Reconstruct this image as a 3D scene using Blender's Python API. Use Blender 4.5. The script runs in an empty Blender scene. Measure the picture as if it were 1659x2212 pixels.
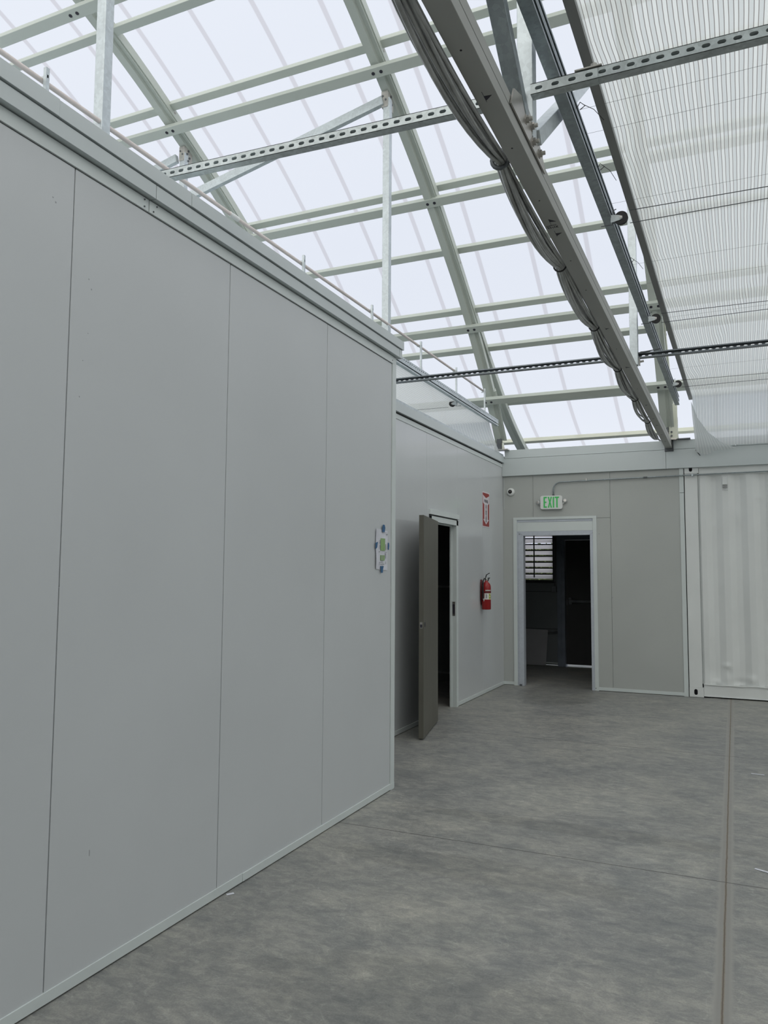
import bpy, math, random
from mathutils import Vector, Matrix
random.seed(7)
S = bpy.context.scene
COL = S.collection

# ------------------------------------------------------------------ camera
cam_d = bpy.data.cameras.new('camera')
cam = bpy.data.objects.new('camera', cam_d)
COL.objects.link(cam)
right = Vector((0.911502483, 0.411246705, 0.0062746246))
down = Vector((-0.0265808251, 0.0741249167, -0.996894657))
fwd = Vector((-0.410434749, 0.908505170, 0.0784963223))
m = Matrix((right, -down, -fwd)).transposed().to_4x4()
m.translation = Vector((0, 0, 1.5))
cam.matrix_world = m
cam_d.sensor_fit = 'HORIZONTAL'
cam_d.sensor_width = 36.0
cam_d.lens = 1672.77 / 1659 * 36.0
cam_d.clip_start = 0.05
cam_d.clip_end = 300
S.camera = cam
# ------------------------------------------------------------------ sky and exposure
S.view_settings.view_transform = 'Standard'
S.view_settings.look = 'None'
S.view_settings.exposure = 0.0
S.view_settings.gamma = 1.0
S.view_settings.use_curve_mapping = False
SKYB = 1.9
W = bpy.data.worlds.new('overcast_sky')
S.world = W
W.use_nodes = True
bg = W.node_tree.nodes['Background']
# overcast sky, dull ahead of the viewer and brighter behind and overhead where the sun sits in the cloud
_nt = W.node_tree
_tc = _nt.nodes.new('ShaderNodeTexCoord')
_dp = _nt.nodes.new('ShaderNodeVectorMath'); _dp.operation = 'DOT_PRODUCT'
_dp.inputs[1].default_value = Vector((0.30, -0.72, 0.62)).normalized()
_mr = _nt.nodes.new('ShaderNodeMapRange'); _mr.interpolation_type = 'SMOOTHSTEP'
_mr.inputs[1].default_value = 0.05; _mr.inputs[2].default_value = 1.0
_mx = _nt.nodes.new('ShaderNodeMix'); _mx.data_type = 'RGBA'
_mx.inputs[6].default_value = (0.70, 0.75, 0.86, 1)
_mx.inputs[7].default_value = (SKYB * 1.0, SKYB * 0.992, SKYB * 0.935, 1)
_nt.links.new(_tc.outputs['Generated'], _dp.inputs[0]); _nt.links.new(_dp.outputs['Value'], _mr.inputs[0])
_nt.links.new(_mr.outputs[0], _mx.inputs[0]); _nt.links.new(_mx.outputs[2], bg.inputs[0])
bg.inputs[1].default_value = 1.02


# ------------------------------------------------------------------ material helpers
def new_mat(name):
    mt = bpy.data.materials.new(name)
    mt.use_nodes = True
    nt = mt.node_tree
    return mt, nt, nt.nodes['Principled BSDF']


def N(nt, typ, **kw):
    n = nt.nodes.new(typ)
    for k, v in kw.items():
        if k.startswith('i_'):
            n.inputs[k[2:].replace('_', ' ')].default_value = v
        else:
            setattr(n, k, v)
    return n


def lk(nt, a, ao, b, bi):
    nt.links.new(a.outputs[ao], b.inputs[bi])


def paint(name, col, rough=0.5, metal=0.0, var=0.06, scale=3.0, stretch=(1, 1, 1), bump=0.0, spec=0.5, detail=4):
    mt, nt, p = new_mat(name)
    p.inputs['Roughness'].default_value = rough
    p.inputs['Metallic'].default_value = metal
    p.inputs['Specular IOR Level'].default_value = spec
    tc = N(nt, 'ShaderNodeTexCoord')
    mp = N(nt, 'ShaderNodeMapping')
    mp.inputs['Scale'].default_value = stretch
    nz = N(nt, 'ShaderNodeTexNoise')
    nz.inputs['Scale'].default_value = scale
    nz.inputs['Detail'].default_value = detail
    cr = N(nt, 'ShaderNodeValToRGB')
    cr.color_ramp.elements[0].position = 0.3
    cr.color_ramp.elements[1].position = 0.7
    cr.color_ramp.elements[0].color = [c * (1 - var) for c in col] + [1]
    cr.color_ramp.elements[1].color = [min(1, c * (1 + var)) for c in col] + [1]
    lk(nt, tc, 'Object', mp, 0); lk(nt, mp, 0, nz, 0); lk(nt, nz, 0, cr, 0); lk(nt, cr, 0, p, 'Base Color')
    if bump:
        b = N(nt, 'ShaderNodeBump')
        b.inputs['Strength'].default_value = bump
        b.inputs['Distance'].default_value = 0.02
        lk(nt, nz, 0, b, 'Height'); lk(nt, b, 0, p, 'Normal')
    return mt


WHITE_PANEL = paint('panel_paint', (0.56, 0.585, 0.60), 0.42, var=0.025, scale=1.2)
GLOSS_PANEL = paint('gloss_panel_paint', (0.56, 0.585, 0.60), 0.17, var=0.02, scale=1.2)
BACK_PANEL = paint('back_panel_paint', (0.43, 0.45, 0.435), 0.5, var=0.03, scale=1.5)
TRIM = paint('trim_paint', (0.62, 0.67, 0.665), 0.4, var=0.03, scale=4)
FASCIA = paint('fascia_paint', (0.55, 0.60, 0.61), 0.42, var=0.02, scale=1.0)
GAP = paint('gap_dark', (0.03, 0.032, 0.034), 0.8, var=0.1)
STEEL = paint('steel_green_white', (0.49, 0.53, 0.485), 0.45, var=0.03, scale=2)
STEEL_CREAM = paint('steel_cream', (0.66, 0.68, 0.58), 0.45, var=0.03, scale=2)
BEAM = paint('beam_grey', (0.36, 0.365, 0.345), 0.45, var=0.03, scale=2)
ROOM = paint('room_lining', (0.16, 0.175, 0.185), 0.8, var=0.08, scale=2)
DARK_STEEL = paint('dark_steel', (0.12, 0.13, 0.14), 0.5, metal=0.3, var=0.2, scale=10)
CONT = paint("container_paint", (0.73, 0.755, 0.75), 0.38, var=0.05, scale=2.2, stretch=(1, 1, .6), bump=0.12)
RUBBER = paint('black_rubber', (0.012, 0.012, 0.013), 0.5, var=0.2)
PLASTIC_W = paint('white_plastic', (0.72, 0.74, 0.73), 0.35, var=0.02)
GREEN = paint('exit_green', (0.06, 0.55, 0.13), 0.4, var=0.05, scale=20)
RED = paint('extinguisher_red', (0.27, 0.008, 0.009), 0.28, var=0.1, scale=5)
SIGN_RED = paint('sign_red', (0.30, 0.022, 0.018), 0.4, var=0.05)
SIGN_WHITE = paint('sign_white', (0.70, 0.66, 0.70), 0.4, var=0.02)
INK = paint('ink_black', (0.02, 0.018, 0.03), 0.6, var=0.1)
PAPER = paint('paper_white', (0.68, 0.69, 0.75), 0.7, var=0.02)
PGREEN = paint('print_green', (0.27, 0.42, 0.18), 0.7, var=0.1, scale=40)
PGREY = paint('print_grey', (0.35, 0.36, 0.38), 0.7, var=0.1, scale=40)
TAPE = paint('blue_tape', (0.03, 0.115, 0.25), 0.6, var=0.15, scale=30)
DOORWOOD = paint('door_laminate', (0.112, 0.108, 0.088), 0.45, var=0.10, scale=3.5, stretch=(4, 4, .5), detail=8)
STAINLESS = paint('stainless', (0.50, 0.48, 0.45), 0.32, metal=0.85, var=0.08, scale=8)
BRACKET = paint('bracket_steel', (0.44, 0.43, 0.40), 0.5, metal=0.3, var=0.2, scale=25)
LABELW = paint('label_white', (0.6, 0.6, 0.58), 0.5, var=0.1, scale=60)
YELLOW = paint('label_yellow', (0.5, 0.55, 0.12), 0.5, var=0.1, scale=60)
PVC = paint('pvc_pipe', (0.66, 0.60, 0.58), 0.5, var=0.05, scale=10)
WIRE = paint('wire_steel', (0.10, 0.11, 0.115), 0.5, metal=0.4, var=0.1)
CABLE = paint('grey_cable', (0.34, 0.35, 0.34), 0.38, var=0.22, scale=14, spec=0.8)


def galv(name, base, rough=0.42, metal=0.55, mott=1.0):
    mt, nt, p = new_mat(name)
    p.inputs['Metallic'].default_value = metal
    p.inputs['Roughness'].default_value = rough
    tc = N(nt, 'ShaderNodeTexCoord')
    v = N(nt, 'ShaderNodeTexVoronoi'); v.inputs['Scale'].default_value = 60
    nz = N(nt, 'ShaderNodeTexNoise'); nz.inputs['Scale'].default_value = 9; nz.inputs['Detail'].default_value = 6
    mx = N(nt, 'ShaderNodeMix', data_type='FLOAT'); mx.inputs[0].default_value = 0.7
    cr = N(nt, 'ShaderNodeValToRGB')
    cr.color_ramp.elements[0].position = 0.25; cr.color_ramp.elements[1].position = 0.75
    cr.color_ramp.elements[0].color = [c * (1 - .14 * mott) for c in base] + [1]
    cr.color_ramp.elements[1].color = [min(1, c * (1 + .09 * mott)) for c in base] + [1]
    sep = N(nt, 'ShaderNodeSeparateColor')
    lk(nt, tc, 'Object', v, 'Vector'); lk(nt, tc, 'Object', nz, 0)
    lk(nt, v, 'Color', sep, 0); lk(nt, sep, 0, mx, 2); lk(nt, nz, 0, mx, 3)
    lk(nt, mx, 0, cr, 0); lk(nt, cr, 0, p, 'Base Color')
    return mt


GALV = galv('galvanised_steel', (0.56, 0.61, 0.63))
MIDG = galv('mid_galvanised', (0.50, 0.545, 0.55), 0.45, 0.5, 1.6)
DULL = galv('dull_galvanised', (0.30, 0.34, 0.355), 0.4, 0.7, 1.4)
SHADED_GALV = galv('shaded_galvanised', (.20, .225, .245))  # shade inside the far channel, put into a darker metal colour
GALV_TRIM = galv('galvanised_door_trim', (0.52, 0.56, 0.62), 0.5, 0.25, .5)


def concrete():
    mt, nt, p = new_mat('concrete_floor')
    tc = N(nt, 'ShaderNodeTexCoord')
    # broad trowel clouds, streaks along x, fine grain
    mp = N(nt, 'ShaderNodeMapping'); mp.inputs['Scale'].default_value = (1.0, 1.35, 1); mp.inputs['Rotation'].default_value = (0, 0, 0.12)
    n1 = N(nt, 'ShaderNodeTexNoise'); n1.inputs['Scale'].default_value = 3.0; n1.inputs['Detail'].default_value = 14; n1.inputs['Roughness'].default_value = 0.78; n1.inputs['Distortion'].default_value = 0.5
    n2 = N(nt, 'ShaderNodeTexNoise'); n2.inputs['Scale'].default_value = 0.75; n2.inputs['Detail'].default_value = 3; n2.inputs['Distortion'].default_value = 1.2
    mp3 = N(nt, 'ShaderNodeMapping'); mp3.inputs['Scale'].default_value = (1.0, 2.4, 1); mp3.inputs['Rotation'].default_value = (0, 0, 0.2)
    n3 = N(nt, 'ShaderNodeTexNoise'); n3.inputs['Scale'].default_value = 6.0; n3.inputs['Detail'].default_value = 12; n3.inputs['Roughness'].default_value = 0.7; n3.inputs['Distortion'].default_value = 0.9
    n4 = N(nt, 'ShaderNodeTexNoise'); n4.inputs['Scale'].default_value = 140; n4.inputs['Detail'].default_value = 2
    lk(nt, tc, 'Object', mp, 0); lk(nt, mp, 0, n1, 0); lk(nt, tc, 'Object', n2, 0)
    lk(nt, tc, 'Object', mp3, 0); lk(nt, mp3, 0, n3, 0); lk(nt, tc, 'Object', n4, 0)

    def ramp(a, b, c0, c1):
        r = N(nt, 'ShaderNodeValToRGB')
        r.color_ramp.elements[0].position = a; r.color_ramp.elements[1].position = b
        r.color_ramp.elements[0].color = c0; r.color_ramp.elements[1].color = c1
        return r
    base = ramp(0.34, 0.66, (0.225, 0.232, 0.230, 1), (0.375, 0.368, 0.342, 1)); lk(nt, n1, 0, base, 0)

    def mul(src, so, ramp_, fac=1.0):
        mx = N(nt, 'ShaderNodeMix', data_type='RGBA', blend_type='MULTIPLY'); mx.inputs[0].default_value = fac
        nt.links.new(src.outputs[so], mx.inputs[6]); nt.links.new(ramp_.outputs[0], mx.inputs[7]); return mx
    r2 = ramp(0.35, 0.62, (0.86, 0.87, 0.88, 1), (1.06, 1.05, 1.02, 1)); lk(nt, n2, 0, r2, 0)
    r3 = ramp(0.36, 0.60, (0.84, 0.85, 0.87, 1), (1.05, 1.05, 1.04, 1)); lk(nt, n3, 0, r3, 0)
    r4 = ramp(0.35, 0.65, (0.92, 0.92, 0.92, 1), (1.06, 1.06, 1.06, 1)); lk(nt, n4, 0, r4, 0)
    a = mul(base, 0, r2); b = mul(a, 2, r3); c = mul(b, 2, r4)
    # pale worn patches (soft edged ellipses) where the slab was ground
    sep = N(nt, 'ShaderNodeSeparateXYZ'); lk(nt, tc, 'Object', sep, 0)

    def math(op, x, y=None, v=None, clamp=False):
        n = N(nt, 'ShaderNodeMath', operation=op, use_clamp=clamp)
        if isinstance(x, tuple): nt.links.new(x[0].outputs[x[1]], n.inputs[0])
        else: n.inputs[0].default_value = x
        if y is not None:
            if isinstance(y, tuple): nt.links.new(y[0].outputs[y[1]], n.inputs[1])
            else: n.inputs[1].default_value = y
        if v is not None: n.inputs[2].default_value = v
        return (n, 0)
    cur = c; co = 2
    for (px, py, rx, ry, k) in [(-1.05, 5.35, .62, .30, 1.13), (-.42, 4.30, .26, .42, 1.12), (-.47, 4.40, .07, .05, 1.15), (-1.4, 3.15, .55, .5, 1.10), (-1.9, 4.6, .5, .35, 1.06), (-0.9, 4.75, 1.0, .10, .88), (-1.25, 3.9, .8, .16, .90), (-2.0, 9.9, .55, .9, .84), (-1.0, 2.6, .7, .35, .93)]:
        dx = math('DIVIDE', math('SUBTRACT', (sep, 'X'), px), rx)
        dy = math('DIVIDE', math('SUBTRACT', (sep, 'Y'), py), ry)
        d = math('ADD', math('MULTIPLY', dx, dx), math('MULTIPLY', dy, dy))
        d = math('ADD', d, math('MULTIPLY', math('SUBTRACT', (n1, 0), 0.5), 1.3))
        mr = N(nt, 'ShaderNodeMapRange', interpolation_type='SMOOTHSTEP')
        nt.links.new(d[0].outputs[0], mr.inputs[0])
        mr.inputs[1].default_value = 0.75; mr.inputs[2].default_value = 1.25; mr.inputs[3].default_value = 1.0; mr.inputs[4].default_value = 0.0
        mx = N(nt, 'ShaderNodeMix', data_type='RGBA', blend_type='MULTIPLY')
        nt.links.new(mr.outputs[0], mx.inputs[0]); nt.links.new(cur.outputs[co], mx.inputs[6]); mx.inputs[7].default_value = (k, k * .997, k * .985, 1)
        cur = mx; co = 2
    # sharp edged small blotches and thin pale trowel arcs
    n5 = N(nt, 'ShaderNodeTexNoise'); n5.inputs['Scale'].default_value = 11; n5.inputs['Detail'].default_value = 12; n5.inputs['Roughness'].default_value = 0.82; n5.inputs['Distortion'].default_value = 0.6
    mp5 = N(nt, 'ShaderNodeMapping'); mp5.inputs['Scale'].default_value = (1.0, 1.7, 1); mp5.inputs['Rotation'].default_value = (0, 0, -0.15)
    lk(nt, tc, 'Object', mp5, 0); lk(nt, mp5, 0, n5, 0)
    r5 = ramp(0.44, 0.565, (0.845, 0.852, 0.86, 1), (1.095, 1.088, 1.07, 1)); lk(nt, n5, 0, r5, 0)
    cur = mul(cur, co, r5); co = 2
    for sc_, di_, wd_, rot_ in ((1.7, 2.6, .010, 0.0), (2.9, 1.8, .010, 1.0)):
        n6 = N(nt, 'ShaderNodeTexNoise'); n6.inputs['Scale'].default_value = sc_; n6.inputs['Detail'].default_value = 2.5; n6.inputs['Distortion'].default_value = di_
        mp6 = N(nt, 'ShaderNodeMapping'); mp6.inputs['Rotation'].default_value = (0, 0, rot_); mp6.inputs['Location'].default_value = (sc_, 3, 0)
        lk(nt, tc, 'Object', mp6, 0); lk(nt, mp6, 0, n6, 0)
        q6 = math('ABSOLUTE', math('SUBTRACT', (n6, 0), 0.5))
        m6 = N(nt, 'ShaderNodeMapRange', interpolation_type='SMOOTHSTEP'); nt.links.new(q6[0].outputs[0], m6.inputs[0])
        m6.inputs[1].default_value = 0.0; m6.inputs[2].default_value = wd_; m6.inputs[3].default_value = 1.0; m6.inputs[4].default_value = 0.0
        m7 = math('MULTIPLY', (m6, 0), math('SUBTRACT', (n5, 0), 0.30), clamp=True)
        x6 = N(nt, 'ShaderNodeMix', data_type='RGBA', blend_type='MULTIPLY')
        nt.links.new(m7[0].outputs[0], x6.inputs[0]); nt.links.new(cur.outputs[co], x6.inputs[6]); x6.inputs[7].default_value = (1.55, 1.55, 1.55, 1)
        cur = x6; co = 2
    # joints
    wob = math('MULTIPLY', math('SUBTRACT', (n1, 0), 0.5), 0.012)

    def band(axis, pos, half, col, soft=0.3, w=None):
        nonlocal cur, co
        q = math('SUBTRACT', (sep, axis), pos)
        if w: q = math('ADD', q, w)
        q = math('ABSOLUTE', q)
        mr = N(nt, 'ShaderNodeMapRange'); nt.links.new(q[0].outputs[0], mr.inputs[0])
        mr.inputs[1].default_value = half * (1 - soft); mr.inputs[2].default_value = half; mr.inputs[3].default_value = 1; mr.inputs[4].default_value = 0
        mx = N(nt, 'ShaderNodeMix', data_type='RGBA', blend_type='MIX')
        nt.links.new(mr.outputs[0], mx.inputs[0]); nt.links.new(cur.outputs[co], mx.inputs[6]); mx.inputs[7].default_value = col
        cur = mx; co = 2
    band('X', -0.078, 0.040, (0.315, 0.308, 0.285, 1), 0.4, wob)
    band('X', -0.078, 0.028, (0.275, 0.27, 0.25, 1), 0.4, wob)
    band('X', -0.078, 0.007, (0.235, 0.20, 0.15, 1), 0.7, wob)
    band('X', -0.078, 0.0028, (0.13, 0.105, 0.08, 1), 0.4, wob)
    for y, col in ((4.268, 0.065), (7.175, 0.065), (1.36, 0.065)):
        band('Y', y, 0.0042, (col, col * .95, col * .85, 1), 0.4)
    lk(nt, cur, co, p, 'Base Color')
    rr = N(nt, 'ShaderNodeMapRange'); lk(nt, n3, 0, rr, 0)
    rr.inputs[3].default_value = 0.36; rr.inputs[4].default_value = 0.56
    lk(nt, rr, 0, p, 'Roughness')
    p.inputs['Specular IOR Level'].default_value = 0.4
    b = N(nt, 'ShaderNodeBump'); b.inputs['Strength'].default_value = 0.08; b.inputs['Distance'].default_value = 0.01
    lk(nt, n1, 0, b, 'Height'); lk(nt, b, 0, p, 'Normal')
    return mt


FLOOR = concrete()


def cladding():
    mt, nt, p = new_mat('frosted_roof_sheet')
    nt.nodes.remove(p)
    out = nt.nodes['Material Output']
    tc = N(nt, 'ShaderNodeTexCoord'); sep = N(nt, 'ShaderNodeSeparateXYZ'); lk(nt, tc, 'Object', sep, 0)
    # seam overlap every 0.6225 m along x
    a = N(nt, 'ShaderNodeMath', operation='ADD'); a.inputs[1].default_value = 2.03 + 62.25
    d = N(nt, 'ShaderNodeMath', operation='DIVIDE'); d.inputs[1].default_value = 0.6225
    f = N(nt, 'ShaderNodeMath', operation='FRACT')
    s = N(nt, 'ShaderNodeMath', operation='SUBTRACT'); s.inputs[1].default_value = 0.5
    ab = N(nt, 'ShaderNodeMath', operation='ABSOLUTE')
    mr = N(nt, 'ShaderNodeMapRange'); mr.inputs[1].default_value = 0.452; mr.inputs[2].default_value = 0.468
    mr.inputs[3].default_value = 0; mr.inputs[4].default_value = 1
    lk(nt, sep, 'X', a, 0); lk(nt, a, 0, d, 0); lk(nt, d, 0, f, 0); lk(nt, f, 0, s, 0); lk(nt, s, 0, ab, 0); lk(nt, ab, 0, mr, 0)
    tr = N(nt, 'ShaderNodeBsdfTransparent'); 
    tl = N(nt, 'ShaderNodeBsdfTranslucent'); 
    ctr = N(nt, 'ShaderNodeMix', data_type='RGBA'); ctr.inputs[6].default_value = (0.985, 0.985, 0.985, 1); ctr.inputs[7].default_value = (0.80, 0.775, 0.77, 1)
    ctl = N(nt, 'ShaderNodeMix', data_type='RGBA'); ctl.inputs[6].default_value = (0.95, 0.95, 0.95, 1); ctl.inputs[7].default_value = (0.80, 0.775, 0.77, 1)
    lk(nt, mr, 0, ctr, 0); lk(nt, mr, 0, ctl, 0); lk(nt, ctr, 2, tr, 0); lk(nt, ctl, 2, tl, 0)
    mx = N(nt, 'ShaderNodeMixShader'); mx.inputs[0].default_value = 0.3
    lk(nt, tr, 0, mx, 1); lk(nt, tl, 0, mx, 2); lk(nt, mx, 0, out, 0)
    return mt


CLAD = cladding()


def cloth_mat(name, dark):
    mt, nt, p = new_mat(name)
    nt.nodes.remove(p)
    out = nt.nodes['Material Output']
    uv = N(nt, 'ShaderNodeUVMap'); uv.uv_map = 'weave'
    sep = N(nt, 'ShaderNodeSeparateXYZ'); lk(nt, uv, 0, sep, 0)

    def stripes(period, off, w):
        a = N(nt, 'ShaderNodeMath', operation='ADD'); a.inputs[1].default_value = 50 * period + off
        d = N(nt, 'ShaderNodeMath', operation='DIVIDE'); d.inputs[1].default_value = period
        f = N(nt, 'ShaderNodeMath', operation='FRACT')
        s = N(nt, 'ShaderNodeMath', operation='LESS_THAN'); s.inputs[1].default_value = w
        lk(nt, sep, 'X', a, 0); lk(nt, a, 0, d, 0); lk(nt, d, 0, f, 0); lk(nt, f, 0, s, 0)
        return s
    s1 = stripes(0.0345, 0, 0.085); s2 = stripes(0.0345, 0.0165, 0.085)
    line = N(nt, 'ShaderNodeMath', operation='MAXIMUM'); lk(nt, s1, 0, line, 0); lk(nt, s2, 0, line, 1)
    s3 = stripes(0.0345, -0.004, 0.40)
    c1 = N(nt, 'ShaderNodeMix', data_type='RGBA'); c1.inputs[6].default_value = (0.80, 0.83, 0.82, 1); c1.inputs[7].default_value = (0.70, 0.735, 0.735, 1)
    lk(nt, s3, 0, c1, 0)
    c2 = N(nt, 'ShaderNodeMix', data_type='RGBA'); c2.inputs[7].default_value = (dark * 1.03, dark * .97, dark * .95, 1)
    lk(nt, line, 0, c2, 0); lk(nt, c1, 2, c2, 6)
    df = N(nt, 'ShaderNodeBsdfDiffuse'); tl = N(nt, 'ShaderNodeBsdfTranslucent'); tr = N(nt, 'ShaderNodeBsdfTransparent')
    lk(nt, c2, 2, df, 0); lk(nt, c2, 2, tl, 0); lk(nt, c2, 2, tr, 0)
    m1 = N(nt, 'ShaderNodeMixShader'); m1.inputs[0].default_value = 0.76
    lk(nt, df, 0, m1, 1); lk(nt, tl, 0, m1, 2)
    m2 = N(nt, 'ShaderNodeMixShader'); m2.inputs[0].default_value = 0.2
    lk(nt, m1, 0, m2, 1); lk(nt, tr, 0, m2, 2); lk(nt, m2, 0, out, 0)
    return mt


CLOTH = cloth_mat('striped_shade_cloth', 0.28)
CLOTH_FOLD = cloth_mat('bunched_shade_cloth', 0.72)


# ------------------------------------------------------------------ mesh helpers
class MB:
    def __init__(s):
        s.v = []; s.f = []; s.uv = None

    def add(s, vs, fs):
        o = len(s.v)
        s.v += [tuple(v) for v in vs]
        s.f += [tuple(i + o for i in f) for f in fs]
        return s

    def box(s, x0, x1, y0, y1, z0, z1):
        return s.add([(x, y, z) for x in (x0, x1) for y in (y0, y1) for z in (z0, z1)],
                     [(0, 1, 3, 2), (4, 6, 7, 5), (0, 4, 5, 1), (2, 3, 7, 6), (0, 2, 6, 4), (1, 5, 7, 3)])

    def bar(s, a, b, w, h, up=(0, 0, 1)):
        """rectangular bar from a to b centred on the line; w along side, h along up"""
        a = Vector(a); b = Vector(b); t = (b - a).normalized()
        u = Vector(up); sd = t.cross(u).normalized(); u = sd.cross(t).normalized()
        vs = []
        for p in (a, b):
            for i, j in ((-1, -1), (1, -1), (1, 1), (-1, 1)):
                vs.append(p + sd * (w / 2 * i) + u * (h / 2 * j))
        return s.add(vs, [(3, 2, 1, 0), (4, 5, 6, 7), (0, 1, 5, 4), (1, 2, 6, 5), (2, 3, 7, 6), (3, 0, 4, 7)])

    def sweep(s, path, prof, frames, caps=True):
        """prof: list (u,v); frames: list of (U,V) vectors per path point"""
        n = len(prof); vs = []
        for p, (U, V) in zip(path, frames):
            for u, v in prof:
                vs.append(Vector(p) + U * u + V * v)
        fs = []
        for i in range(len(path) - 1):
            for k in range(n):
                fs.append((i * n + k, i * n + (k + 1) % n, (i + 1) * n + (k + 1) % n, (i + 1) * n + k))
        if caps:
            fs.append(tuple(range(n))[::-1]); fs.append(tuple((len(path) - 1) * n + k for k in range(n)))
        return s.add(vs, fs)

    def tube(s, path, r, n=8, caps=True):
        path = [Vector(p) for p in path]; fr = []
        ref = Vector((0.13, 0.21, 0.97))
        for i, p in enumerate(path):
            t = (path[min(i + 1, len(path) - 1)] - path[max(i - 1, 0)]).normalized()
            if i == 0:
                if abs(t.dot(ref)) > 0.95: ref = Vector((1, 0.1, 0))
                U = t.cross(ref).normalized()
            else:
                U = (U - t * U.dot(t)).normalized()
            fr.append((U, t.cross(U).normalized()))
        prof = [(r * math.cos(2 * math.pi * k / n), r * math.sin(2 * math.pi * k / n)) for k in range(n)]
        return s.sweep(path, prof, fr, caps)

    def cyl(s, a, b, r, n=16, r2=None):
        a = Vector(a); b = Vector(b); t = (b - a).normalized()
        ref = Vector((0, 0, 1)) if abs(t.z) < 0.9 else Vector((1, 0, 0))
        U = t.cross(ref).normalized(); V = t.cross(U)
        vs = []
        for p, rr in ((a, r), (b, r if r2 is None else r2)):
            vs += [p + U * (rr * math.cos(2 * math.pi * k / n)) + V * (rr * math.sin(2 * math.pi * k / n)) for k in range(n)]
        fs = [(k, (k + 1) % n, n + (k + 1) % n, n + k) for k in range(n)] + [tuple(range(n))[::-1], tuple(range(n, 2 * n))]
        return s.add(vs, fs)

    def lathe(s, o, prof, axis=(0, 0, 1), n=24):
        o = Vector(o); t = Vector(axis).normalized()
        ref = Vector((0, 0, 1)) if abs(t.z) < 0.9 else Vector((1, 0, 0))
        U = t.cross(ref).normalized(); V = t.cross(U)
        vs = []
        for r, h in prof:
            vs += [o + t * h + U * (r * math.cos(2 * math.pi * k / n)) + V * (r * math.sin(2 * math.pi * k / n)) for k in range(n)]
        fs = []
        for i in range(len(prof) - 1):
            for k in range(n):
                fs.append((i * n + k, i * n + (k + 1) % n, (i + 1) * n + (k + 1) % n, (i + 1) * n + k))
        fs.append(tuple(range(n))[::-1]); fs.append(tuple((len(prof) - 1) * n + k for k in range(n)))
        return s.add(vs, fs)

    def prism(s, pts, U, V, D, o=(0, 0, 0)):
        """extrude 2D polygon pts in plane o+U*x+V*y by vector D"""
        o = Vector(o); U = Vector(U); V = Vector(V); D = Vector(D); n = len(pts)
        vs = [o + U * x + V * y for x, y in pts]; vs += [v + D for v in vs]
        fs = [tuple(range(n)), tuple(range(n, 2 * n))[::-1]] + [(k, n + k, n + (k + 1) % n, (k + 1) % n) for k in range(n)]
        return s.add(vs, fs)

    def slotted(s, a, b, V, wid, D, pitch=0.0508, sl=0.029, sw=0.0145):
        """plate from a to b (centre line), width along V, thickness vector D, with a row of stadium slots"""
        a = Vector(a); b = Vector(b); V = Vector(V).normalized(); D = Vector(D)
        L = (b - a).length; T = (b - a).normalized(); n = max(1, int(L / pitch))
        r = sw / 2; hx = sl / 2 - r
        hole = []
        for k in range(5): an = -math.pi / 2 + math.pi * k / 4; hole.append((hx + r * math.cos(an), r * math.sin(an)))
        for k in range(5): an = math.pi / 2 + math.pi * k / 4; hole.append((-hx + r * math.cos(an), r * math.sin(an)))
        px = L / n / 2; py = wid / 2
        outer = [(hx, -py), (px, -py), (px, 0), (px, py), (hx, py), (-hx, py), (-px, py), (-px, 0), (-px, -py), (-hx, -py)]
        for i in range(n):
            c = a + T * (L * (i + .5) / n)
            vs = []
            for lay in (Vector((0, 0, 0)), D):
                vs += [c + T * x + V * y + lay for x, y in outer]
                vs += [c + T * x + V * y + lay for x, y in hole]
            fs = []
            for k in range(10):
                k2 = (k + 1) % 10
                fs.append((k, k2, 10 + k2, 10 + k)); fs.append((20 + k2, 20 + k, 30 + k, 30 + k2))
                fs.append((10 + k, 10 + k2, 30 + k2, 30 + k))
            s.add(vs, fs)
        s.bar(a + V * py + D / 2, b + V * py + D / 2, D.length, D.length, V)
        s.bar(a - V * py + D / 2, b - V * py + D / 2, D.length, D.length, V)
        return s

    def obj(s, name, mat, parent=None, smooth=False, bevel=0, loc=None):
        me = bpy.data.meshes.new(name)
        vs = s.v
        if loc is not None:
            vs = [(v[0] - loc[0], v[1] - loc[1], v[2] - loc[2]) for v in vs]
        me.from_pydata(vs, [], s.f)
        me.update()
        if smooth:
            for p in me.polygons: p.use_smooth = True
        o = bpy.data.objects.new(name, me)
        COL.objects.link(o)
        me.materials.append(mat)
        if loc is not None: o.location = loc
        if parent is not None:
            o.parent = parent
            pl = parent.get('_w', None)
            w = Vector(parent['_w']) if pl is not None else Vector((0, 0, 0))
            o['_w'] = tuple(w + (Vector(loc) if loc is not None else Vector((0, 0, 0))))
            if loc is None:
                o.location = -w          # the mesh is written in world coordinates
                o['_w'] = (0, 0, 0)
        else:
            o['_w'] = tuple(loc) if loc is not None else (0, 0, 0)
        if bevel:
            b = o.modifiers.new('bevel', 'BEVEL'); b.width = bevel; b.segments = 2; b.limit_method = 'ANGLE'
        return o


def _parts(mb):
    par = list(range(len(mb.v)))
    def find(a):
        while par[a] != a:
            par[a] = par[par[a]]; a = par[a]
        return a
    for f in mb.f:
        for i in f[1:]: par[find(i)] = find(f[0])
    g = {}
    for f in mb.f: g.setdefault(find(f[0]), []).append(f)
    for fs in g.values():
        ids = sorted({i for f in fs for i in f}); mp = {a: b for b, a in enumerate(ids)}
        yield MB().add([mb.v[i] for i in ids], [tuple(mp[i] for i in f) for f in fs])


def each(mb, name, mat, parent, **kw):
    """one object per separate piece"""
    return [p.obj(name, mat, parent, **kw) for p in _parts(mb)]


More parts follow.
